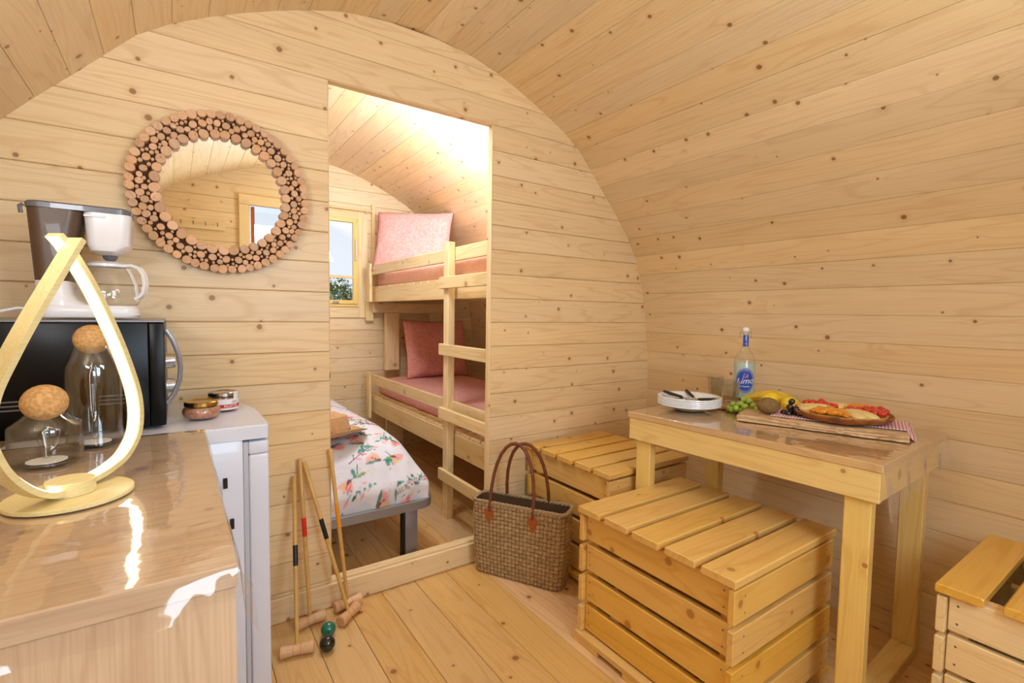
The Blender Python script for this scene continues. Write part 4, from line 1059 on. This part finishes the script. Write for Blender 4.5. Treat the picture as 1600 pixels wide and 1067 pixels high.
# braided rim
rim = []; rc = []
NRim = NC * 4; ringr, _ = per(-.012, BL + .012, -.004, BD + .004, .03, NRim)
for k in range(2):
    pts = []
    for i, (x, y, nx_, ny_) in enumerate(ringr):
        ph = i / NRim * NC * PI + k * PI; pts.append((x + nx_ * .004 * math.cos(ph), ysg * (y + ny_ * .004 * math.cos(ph)), BH + .003 + .005 * (x / BL) + .004 * math.sin(ph)))
    rmo = sweep('rim_braid', pts, circ(.0052, 6), M['seagrass'], bg, closed=True); colattr(rmo.data, np.tile(straw * .62, (len(rmo.data.vertices), 1)))
# fibre strands on the front, fuzzy
fv_, ff_, fc_ = [], [], []
for q in range(900):
    if rnd.random() < .75: x = rnd.uniform(.005, BL - .005); y = -.0085; dirv = Vector((1, 0, 0)); nn_ = Vector((0, -1, 0))
    else: y = rnd.uniform(.01, BD - .01); x = BL + .0105; dirv = Vector((0, 1, 0)); nn_ = Vector((1, 0, 0))
    z = rnd.uniform(.01, BH); l = rnd.uniform(.006, .016); t = (dirv if rnd.random() < .5 else Vector((0, 0, 1))) + Vector((rnd.gauss(0, .2), 0, rnd.gauss(0, .2)))
    t.normalize(); bul = math.sin(PI * min(z / BH * 1.1, 1)) * .006; xx = x + (x / BL - .5) * (z / BH - .5) * .035
    p = Vector((xx, y, z)) + nn_ * bul * .6; w = t.cross(nn_) * .0007; k = len(fv_)
    for r in (p - t * l * .5 - w, p + nn_ * .002 - w, p + t * l * .5, p + nn_ * .002 + w, p - t * l * .5 + w): fv_.append((r.x, ysg * r.y, r.z)); fc_.append(straw * rnd.uniform(.8, 1.3))
    ff_.append((k, k + 1, k + 2, k + 3, k + 4))
fo = mesh('loose_fibre', fv_, ff_, M['seagrass'], bg, fix=False); fo['kind'] = 'stuff'; colattr(fo.data, np.array(fc_))
for (yy, zt, back) in ((-.010, .0, 0), (BD + .010, .03, 1)):
    xa, xb = (.085, .30) if not back else (.11, .325)
    pts = []
    for k in range(15):
        t = k / 14; a = PI * t
        pts.append(Vector((xa + (xb - xa) * (.5 - .5 * math.cos(a)), ysg * (yy + (.045 if not back else -.035) * math.sin(a) ** .8), .30 + (.315 - .01 * back) * math.sin(a) ** .75)))
    tube('handle', pts, .0082, M['leather'], bg, 8)
    for x in (xa, xb):
        ol = [(-.024, .032), (0, .042), (.024, .032), (.023, .014), (.011, -.014), (0, -.034), (-.011, -.014), (-.023, .014)]
        v = [(x + a, ysg * (yy + s_ * .0025), .272 + b) for s_ in (-1, 1) for a, b in ol]; m_ = len(ol)
        f = [tuple(range(m_)), tuple(range(m_, 2 * m_))] + [(i, (i + 1) % m_, m_ + (i + 1) % m_, m_ + i) for i in range(m_)]
        mesh('leather_patch', v, f, M['leather_light'], bg)

# ------------------------------------------------------------ croquet
def mallet(label, hc, hdir, top, tape, ta, tb_):
    hc = Vector(hc); top = Vector(top); hd = Vector((*hdir, 0)).normalized(); u = (top - hc); l = u.length; u.normalize()
    t = thing('croquet_mallet', label, 'mallet', hc, 0, 'croquet mallets'); hl = .056; r = .021
    prof = [(0, -hl), (.017, -hl), (r, -hl + .003), (r, -hl + .012), (.0185, -.02), (.0175, -.003), (.0172, 0), (.0175, .003), (.0185, .02), (r, hl - .012), (r, hl - .003), (.017, hl), (0, hl)]
    lathe('mallet_head', prof, M['mallet_wood'], t, 24, mat4=frame(hd.cross(Vector((0, 0, 1))), hd).to_4x4())
    for q in (-.012, .012): lathe('groove', [(.0178, -.0008), (.0185, 0), (.0178, .0008)], M['leather_light'], t, 20, mat4=Matrix.Translation(hd * q) @ frame(hd.cross(Vector((0, 0, 1))), hd).to_4x4())
    tube('handle', [u * .014, u * (l * .5), u * (l - .004), u * l], .0082, M['handle_wood'], t, 12, radii=[.8, 1, 1, .7])
    if tape: tube('colour_band', [u * (l * ta), u * (l * tb_)], .0087, M[tape], t, 12)
    return t
mallet('croquet mallet with black band, leftmost, beside the fridge', (.327, 1.768, .0215), (.108, -.024), (.362, 1.977, .570), 'tape_black', .46, .58)
mallet('croquet mallet with red band, second from the fridge', (.402, 1.915, .0215), (.117, .016), (.383, 1.978, .632), 'tape_red', .52, .635)
mallet('croquet mallet with black band, slanting left over its neighbour', (.537, 1.874, .0215), (.086, .073), (.397, 1.977, .618), 'tape_black', .50, .63)
mallet('croquet mallet with orange band, rightmost, leaning at the doorway', (.554, 1.949, .0215), (.112, .016), (.495, 1.978, .655), 'tape_orange', .50, .65)
ell('croquet_ball', (.443, 1.812, .027), (.027, .027, .027), M['green_ball'], None, seg=28); tag(COL.objects[-1], 'green croquet ball on the floor', 'ball')
ell('croquet_ball', (.420, 1.733, .027), (.027, .027, .027), M['black_ball'], None, seg=28); tag(COL.objects[-1], 'black croquet ball on the floor in front of the green ball', 'ball')

# ------------------------------------------------------------ single bed with floral duvet
BX0, BX1, BY0, BY1 = .20, 1.0, 2.2, 4.05
bd = thing('single_bed', 'low single bed with grey steel frame in the back room', 'bed', (BX0, BY0, 0)); w_, l_ = BX1 - BX0, BY1 - BY0
def rrect(x0, x1, y0, y1, r, n=6):
    out = []
    for (cx, cy, a0) in ((x1 - r, y1 - r, 0), (x0 + r, y1 - r, 90), (x0 + r, y0 + r, 180), (x1 - r, y0 + r, 270)):
        for k in range(n + 1): a = R(a0 + 90 * k / n); out.append((cx + r * math.cos(a), cy + r * math.sin(a)))
    return out
sweep('frame_rail', [(x, y, .262) for x, y in rrect(-.02, w_ + .045, -.015, l_, .075)], [(-.011, -.021), (.011, -.021), (.011, .019), (.008, .022), (-.008, .022), (-.011, .019)], M['bed_metal'], bd, closed=True, up=(0, 0, 1), ang=30)
for (x, y) in ((.07, .0), (w_ - .095, .0), (.07, l_ - .12), (w_ - .095, l_ - .12)):
    rbox('leg', (x, y + .01, .0), (x + .065, y + .045, .242), .004, M['bed_metal'], bd, 2)
    rbox('leg_glide', (x - .012, y + .006, .0), (x - .0005, y + .05, .24), .003, M['black_matt'], bd, 1)
for k in range(9): bbox('bed_slat', (.0, .1 + k * .2, .245), (w_ + .02, .16 + k * .2, .257), M['bed_metal'], bd, .001)
nu, nv_ = 300, 360
us = np.sin(np.linspace(-1, 1, nu) * PI / 2); vs = np.concatenate([-np.cos(np.linspace(0, PI / 2, 130)) , np.linspace(0.004, 1, nv_ - 130)])
cxb, cyb = w_ / 2 + .008, l_ / 2
Xs = []; hz = []
U_, V_ = np.meshgrid(us, vs)
prof = lambda q, p: np.clip(1 - np.abs(q) ** p, 0, 1) ** (1 / 2.2)
Hh = prof(U_, 6.) * prof(V_, 9.)
rng = np.random.RandomState(2)
def wr(x, y, seeds):
    s = 0
    for (fx, fy, ph, am) in seeds: s = s + am * np.sin(fx * x + fy * y + ph)
    return s
seeds = [(rng.uniform(-18, 18), rng.uniform(-14, 14), rng.uniform(0, 6), rng.uniform(.001, .0035)) for _ in range(10)]
PXl = cxb + U_ * (w_ / 2 + .012); PYl = cyb + V_ * (l_ / 2 - .004)
Zl = .275 + .318 * Hh + wr(PXl, PYl, seeds) * (Hh > .3)
fold = .010 * np.sin(PXl * 34 + 2 * np.sin(PXl * 9)) * (1 - Hh) * (V_ < 0)
PYl = PYl + fold; PXl = PXl + .008 * np.sin(PYl * 30) * (1 - Hh)
near_puff = .02 * np.exp(-((Zl - .36) / .05) ** 2)
PYl = PYl - near_puff * (V_ < -.8); PXl = PXl + near_puff * .8 * (U_ > .7)
# print coordinates unfold down the sides
pu = PXl + np.where(U_ > 0, 1, -1) * (.55 - Zl) * .9 * (np.abs(U_) > .6); pv = PYl - (.55 - Zl) * .9 * (V_ < -.6)
colr = np.empty((nv_, nu, 3)); colr[:] = srgb(226, 224, 232)
def paint(mask, c): 
    for k in range(3): colr[..., k] = colr[..., k] * (1 - mask) + srgb(*c)[k] * mask
def ss(d, w, aa=.0025): return np.clip((w - d) / aa + .5, 0, 1)
def segd(ax, ay, bx, by):
    dx_, dy_ = bx - ax, by - ay; t = np.clip(((pu - ax) * dx_ + (pv - ay) * dy_) / (dx_ * dx_ + dy_ * dy_ + 1e-12), 0, 1)
    return np.hypot(pu - ax - t * dx_, pv - ay - t * dy_)
def petal(cx, cy, a, l, w, c, op=.9):
    x = (pu - cx) * math.cos(a) + (pv - cy) * math.sin(a); y = -(pu - cx) * math.sin(a) + (pv - cy) * math.cos(a)
    d = np.sqrt((x / l) ** 2 + (y / (w * (1 - .35 * np.clip(x / l, -1, 1)))) ** 2); paint(np.clip((1 - d) / .12 + .5, 0, 1) * op, c)
teal, dteal, mar, pk, cor, yel, grn = (34, 140, 124), (30, 96, 84), (120, 36, 62), (240, 168, 164), (232, 104, 104), (226, 204, 110), (130, 160, 80)
rnd = random.Random(21)
for gx in range(8):
    for gy in range(18):
        x = .16 + gx * .135 + rnd.uniform(-.035, .035); y = -.24 + gy * .13 + rnd.uniform(-.035, .035); a = rnd.uniform(0, 6.28); kind = rnd.random()
        if x < .2: continue
        c_, s_ = math.cos(a), math.sin(a)
        if kind < .55:
            ln_ = rnd.uniform(.07, .11); bx_, by_ = x - c_ * ln_, y - s_ * ln_; k = rnd.uniform(-.03, .03); mx_, my_ = (x + bx_) / 2 - s_ * k, (y + by_) / 2 + c_ * k
            stc = teal if rnd.random() < .6 else mar
            for (p, q) in (((bx_, by_), (mx_, my_)), ((mx_, my_), (x, y))): paint(ss(segd(*p, *q), .0026), stc)
            for sg in (-1, 1): petal(mx_ + sg * s_ * .018, my_ - sg * c_ * .018, a + sg * .7, .026, .009, teal if rnd.random() < .7 else grn)
            cp = rnd.choice([(pk, cor, yel), (pk, cor, cor), (pk, pk, yel)])
            for da, cc, w_p in ((.6, cp[0], .015), (-.6, cp[0], .015), (.28, cp[1], .014), (-.28, cp[2], .014), (0, pk, .012)):
                petal(x + math.cos(a + da) * .027, y + math.sin(a + da) * .027, a + da, .036, w_p, cc, .8)
            petal(x - c_ * .002, y - s_ * .002, a, .014, .009, mar); paint(ss(segd(x, y, x + c_ * .035, y + s_ * .035), .002), mar)
            if rnd.random() < .6: petal(x + math.cos(a + .9) * .03, y + math.sin(a + .9) * .03, a + .7, .034, .008, teal)
        else:
            ex, ey = x + c_ * .14, y + s_ * .14; stc = teal if rnd.random() < .55 else mar
            paint(ss(segd(x, y, ex, ey), .0024), stc)
            for t_ in (.25, .5, .75, 1.):
                for sg in (-1, 1):
                    b_ = a + sg * rnd.uniform(.5, .9); l2 = rnd.uniform(.022, .045); px_, py_ = x + c_ * .14 * t_, y + s_ * .14 * t_; qx, qy = px_ + math.cos(b_) * l2, py_ + math.sin(b_) * l2
                    paint(ss(segd(px_, py_, qx, qy), .0017), stc)
                    cc = rnd.choice([cor, mar, yel, teal, pk])
                    if rnd.random() < .5: petal(qx, qy, b_, .016, .007, rnd.choice([teal, dteal, cor, pk]))
                    else: paint(ss(np.hypot(pu - qx, pv - qy), .0052), cc)
        for _ in range(3):
            dx_, dy_ = x + rnd.uniform(-.09, .09), y + rnd.uniform(-.09, .09); paint(ss(np.hypot(pu - dx_, pv - dy_), .0036), rnd.choice([pk, cor, teal, yel]))
vv = np.stack([PXl, PYl, Zl], -1).reshape(-1, 3)
ff = []
for j in range(nv_ - 1):
    b = j * nu; ff += [(b + i, b + i + 1, b + nu + i + 1, b + nu + i) for i in range(nu - 1)]
dme = bpy.data.meshes.new('duvet'); dme.from_pydata(vv.tolist(), [], ff); dme.materials.append(M['floral']); shade(dme, 180); colattr(dme, colr.reshape(-1, 3))
dv_o = link('duvet', dme, None, (BX0, BY0, 0)); tag(dv_o, 'white duvet with flowers and twigs printed on it, on the single bed', 'duvet')
mt_ = rbox('mattress', (.02, .03, .262), (w_ - .0, l_ - .03, .40), .04, M['matt_white'], bd)
# hat on the bed
hx, hy, hzz = .600, 2.42, .602
ht = thing('felt_hat', 'tan brimmed hat lying on the floral duvet', 'hat', (hx, hy, hzz)); ht.rotation_euler = (.0, .0, .3)
cro = lathe('crown', [(.088, .004), (.088, .012), (.083, .06), (.074, .094), (.058, .105), (.03, .098), (0, .088)], M['hat'], ht, 40)
for v_ in cro.data.vertices: v_.co.x *= 1.18; v_.co.z -= .012 * math.exp(-(v_.co.y / .03) ** 2) if v_.co.z > .08 else 0
bp_ = []; nb = 48; fbr = []
for k, rr_ in enumerate((.084, .10, .125, .150, .165)):
    for i in range(nb):
        a = 2 * PI * i / nb; up_ = .040 * ((k / 4) ** 1.6) * abs(math.sin(a)) ** 2 - .008 * (k / 4) * abs(math.cos(a)) ** 3; bp_.append((rr_ * 1.16 * math.cos(a), rr_ * math.sin(a) * (1 - .08 * k / 4), .008 + up_))
for k in range(4):
    for i in range(nb): j = (i + 1) % nb; fbr.append((k * nb + i, k * nb + j, (k + 1) * nb + j, (k + 1) * nb + i))
br_ = mesh('brim', bp_, fbr, M['hat'], ht, True); so = br_.modifiers.new('t', 'SOLIDIFY'); so.thickness = .003
lathe('hat_band', [(.0885, .008), (.0895, .009), (.0885, .028), (.0878, .028)], M['leather'], ht, 40)
for v_ in ht.children[-1].data.vertices: v_.co.x *= 1.18

# ------------------------------------------------------------ bunk bed
KX, KR = 1.345, 2.16; K0, K1 = 2.10, 4.08
bk = thing('bunk_bed', 'built in pine bunk bed with two berths in the back room', 'bunk bed', (KX, K0, 0)); L2 = K1 - K0; WB = KR - KX
B = M['bunk']
def bb(n, lo, hi, ax=1, mat=None, ch=.003): return bbox(n, lo, hi, mat or B, bk, ch, ax)
# upper berth
bb('guard_rail', (-.022, 0, 1.495), (0, L2 - .005, 1.572)); bb('side_beam', (0, 0, 1.278), (.024, L2 - .005, 1.388)); bb('side_beam', (WB - .024, 0, 1.30), (WB, L2 - .005, 1.388))
bb('bed_post', (-.001, L2 - .115, 1.276), (-.024, L2 - .06, 1.578)[:0] or (0 - .0, L2, 1.578)) if 0 else None
bb('bed_post', (-.045, L2 - .15, 1.277), (-.0225, L2 - .075, 1.585), 2); bb('cleat', (-.02, L2 + .012, 1.12), (.045, L2 + .035, 1.30), 2)
bb('cross_beam', (.025, L2 - .03, 1.19), (WB, L2 - .006, 1.275), 0)
for k in range(17): bb('bed_slat', (.004, .02 + k * .115, 1.3885), (WB - .02, .125 + k * .115, 1.403), 0)
# lower berth
bb('guard_rail', (-.036, 0, .612), (-.014, L2 - .11, .690)); bb('side_beam', (-.018, 0, .370), (.006, L2 - .11, .495)); bb('side_beam', (WB - .024, 0, .38), (WB, L2 - .005, .495))
bb('bed_post', (-.058, L2 - .17, .33), (-.0365, L2 - .105, .705), 2); bb('bed_post', (.11, L2 - .115, .0), (.26, L2 - .085, .368), 2)
bb('bed_post', (.13, L2 - .045, .70), (.25, L2 - .0, 1.188), 2); bb('bed_post', (.55, L2 - .02, 1.06), (.66, L2 - .0, 1.188), 2)
for k in range(17): bb('bed_slat', (-.010, .02 + k * .115, .4955), (WB - .02, .122 + k * .115, .510), 0)
bb('bed_post', (.03, .0, 0), (.10, .04, 1.27), 2)
# ladder
lyy = 2.50 - K0
bb('ladder_post', (-.068, lyy, .0), (-.0245, lyy + .058, 1.600), 2)
for z0_ in (1.335, .955, .585, .225): bb('ladder_rung', (-.090, -.055, z0_), (-.0685, lyy + .075, z0_ + .066), 1)
bb('ladder_post', (-.068, -.055, .0), (-.0245, -.01, 1.52), 2)
def mattress(x0, x1, y0, y1, z0_, z1_, mat, label):
    o = rbox('mattress', (0, 0, 0), (x1 - x0, y1 - y0, z1_ - z0_), .035, mat, None, 4); o.location = (x0, y0, z0_)
    bm = bmesh.new(); bm.from_mesh(o.data); bmesh.ops.subdivide_edges(bm, edges=[e for e in bm.edges if e.calc_length() > .2], cuts=28, use_grid_fill=True)
    for v_ in bm.verts:
        v_.co.z += .006 * noise.noise(Vector((v_.co.x * 7, v_.co.y * 5, 1))) * (v_.co.z > .03)
        if v_.co.x < .1: v_.co.x += .008 * noise.noise(Vector((v_.co.z * 20, v_.co.y * 9, 3)))
    bm.to_mesh(o.data); bm.free(); shade(o.data, 60); tag(o, label, 'mattress'); return o
mattress(KX + .05, KR - .03, K0 + .02, K1 - .05, 1.4045, 1.52, M['pink3'], 'pink covered mattress on the upper bunk')
mattress(KX + .05, KR - .03, K0 + .02, K1 - .07, .5115, .645, M['pink2'], 'pink covered mattress on the lower bunk')
def pillow(name, label, w, h, t, mat4, mat, seed):
    n = 36; v = []; f = []; fl_ = .96
    for s_ in (1, -1):
        for j in range(n + 1):
            for i in range(n + 1):
                u, q = -1 + 2 * i / n, -1 + 2 * j / n; e = max(0, 1 - (abs(u) / fl_) ** 4) * max(0, 1 - (abs(q) / fl_) ** 4); e = max(e, 0)
                pin = 1 - .05 * (1 - abs(u) ** 2) * (abs(q) ** 6) ; pin2 = 1 - .05 * (1 - abs(q) ** 2) * (abs(u) ** 6)
                z = s_ * (t * e ** .42 + .0015) * (1 + .12 * noise.noise(Vector((u * 2 + seed, q * 2, s_)))) + .008 * noise.noise(Vector((u * 3, q * 3, seed)))
                v.append((u * w / 2 * pin2, q * h / 2 * pin, z))
    m = (n + 1) ** 2
    for s_ in (0, 1):
        for j in range(n):
            for i in range(n): a = s_ * m + j * (n + 1) + i; f.append((a, a + 1, a + n + 2, a + n + 1))
    rimi = [i for i in range(n)] + [j * (n + 1) + n for j in range(n)] + [n * (n + 1) + n - i for i in range(n)] + [(n - j) * (n + 1) for j in range(n)]
    for a, b in zip(rimi, rimi[1:] + rimi[:1]): f.append((a, b, b + m, a + m))
    t_ = thing(name, label, 'pillow'); t_.matrix_world = mat4
    o = mesh('pillow_body', v, f, mat, t_, True); shade(o.data, 80)
    tube('piping', [(Vector(v[a]) + Vector(v[a + m])) / 2 for a in rimi], .0028, M['piping'], t_, 6, closed=True)
    return t_
Rx = lambda a: Matrix.Rotation(R(a), 4, 'X'); Ry = lambda a: Matrix.Rotation(R(a), 4, 'Y'); Rz = lambda a: Matrix.Rotation(R(a), 4, 'Z')
pillow('pillow', 'pink pillow with dark piping propped up on the upper bunk', .63, .50, .070, Matrix.Translation((1.588, 3.735, 1.765)) @ Rz(-42) @ Rx(76) @ Rz(-1), M['pink'], 1)
pillow('pillow', 'square pink pillow with dark piping propped up on the lower bunk', .60, .50, .065, Matrix.Translation((1.875, 3.89, .885)) @ Rz(4) @ Rx(76) @ Rz(-1), M['pink2'], 4)
# curtain rod above the window
rd = thing('curtain_rod', 'thin wooden rod above the bunk room window', 'rod', (.45, YB - .05, 2.035))
tube('rod', [(0, 0, 0), (.45, 0, .0), (.93, 0, .0)], .010, M['bunk'], rd, 10)
for x in (.1, .88): bbox('rod_bracket', (x, .008, -.02), (x + .02, .049, .02), M['bunk'], rd)
tag(bbox('trim_4', (1.385, YB - .03, 1.60), (1.415, YB - .002, 2.10), M['bunk'], None, axis=2), kind='structure')
# bunk room lamp
bl = thing('wall_lamp', 'small white lamp on the bunk side of the partition', 'lamp', (1.33, YP + .037, 2.05))
lathe('lamp_body', [(0, 0), (.035, 0), (.035, .05), (0, .05)], M['white_plastic'], bl, 20, mat4=Matrix.Rotation(-PI / 2, 4, 'X'))
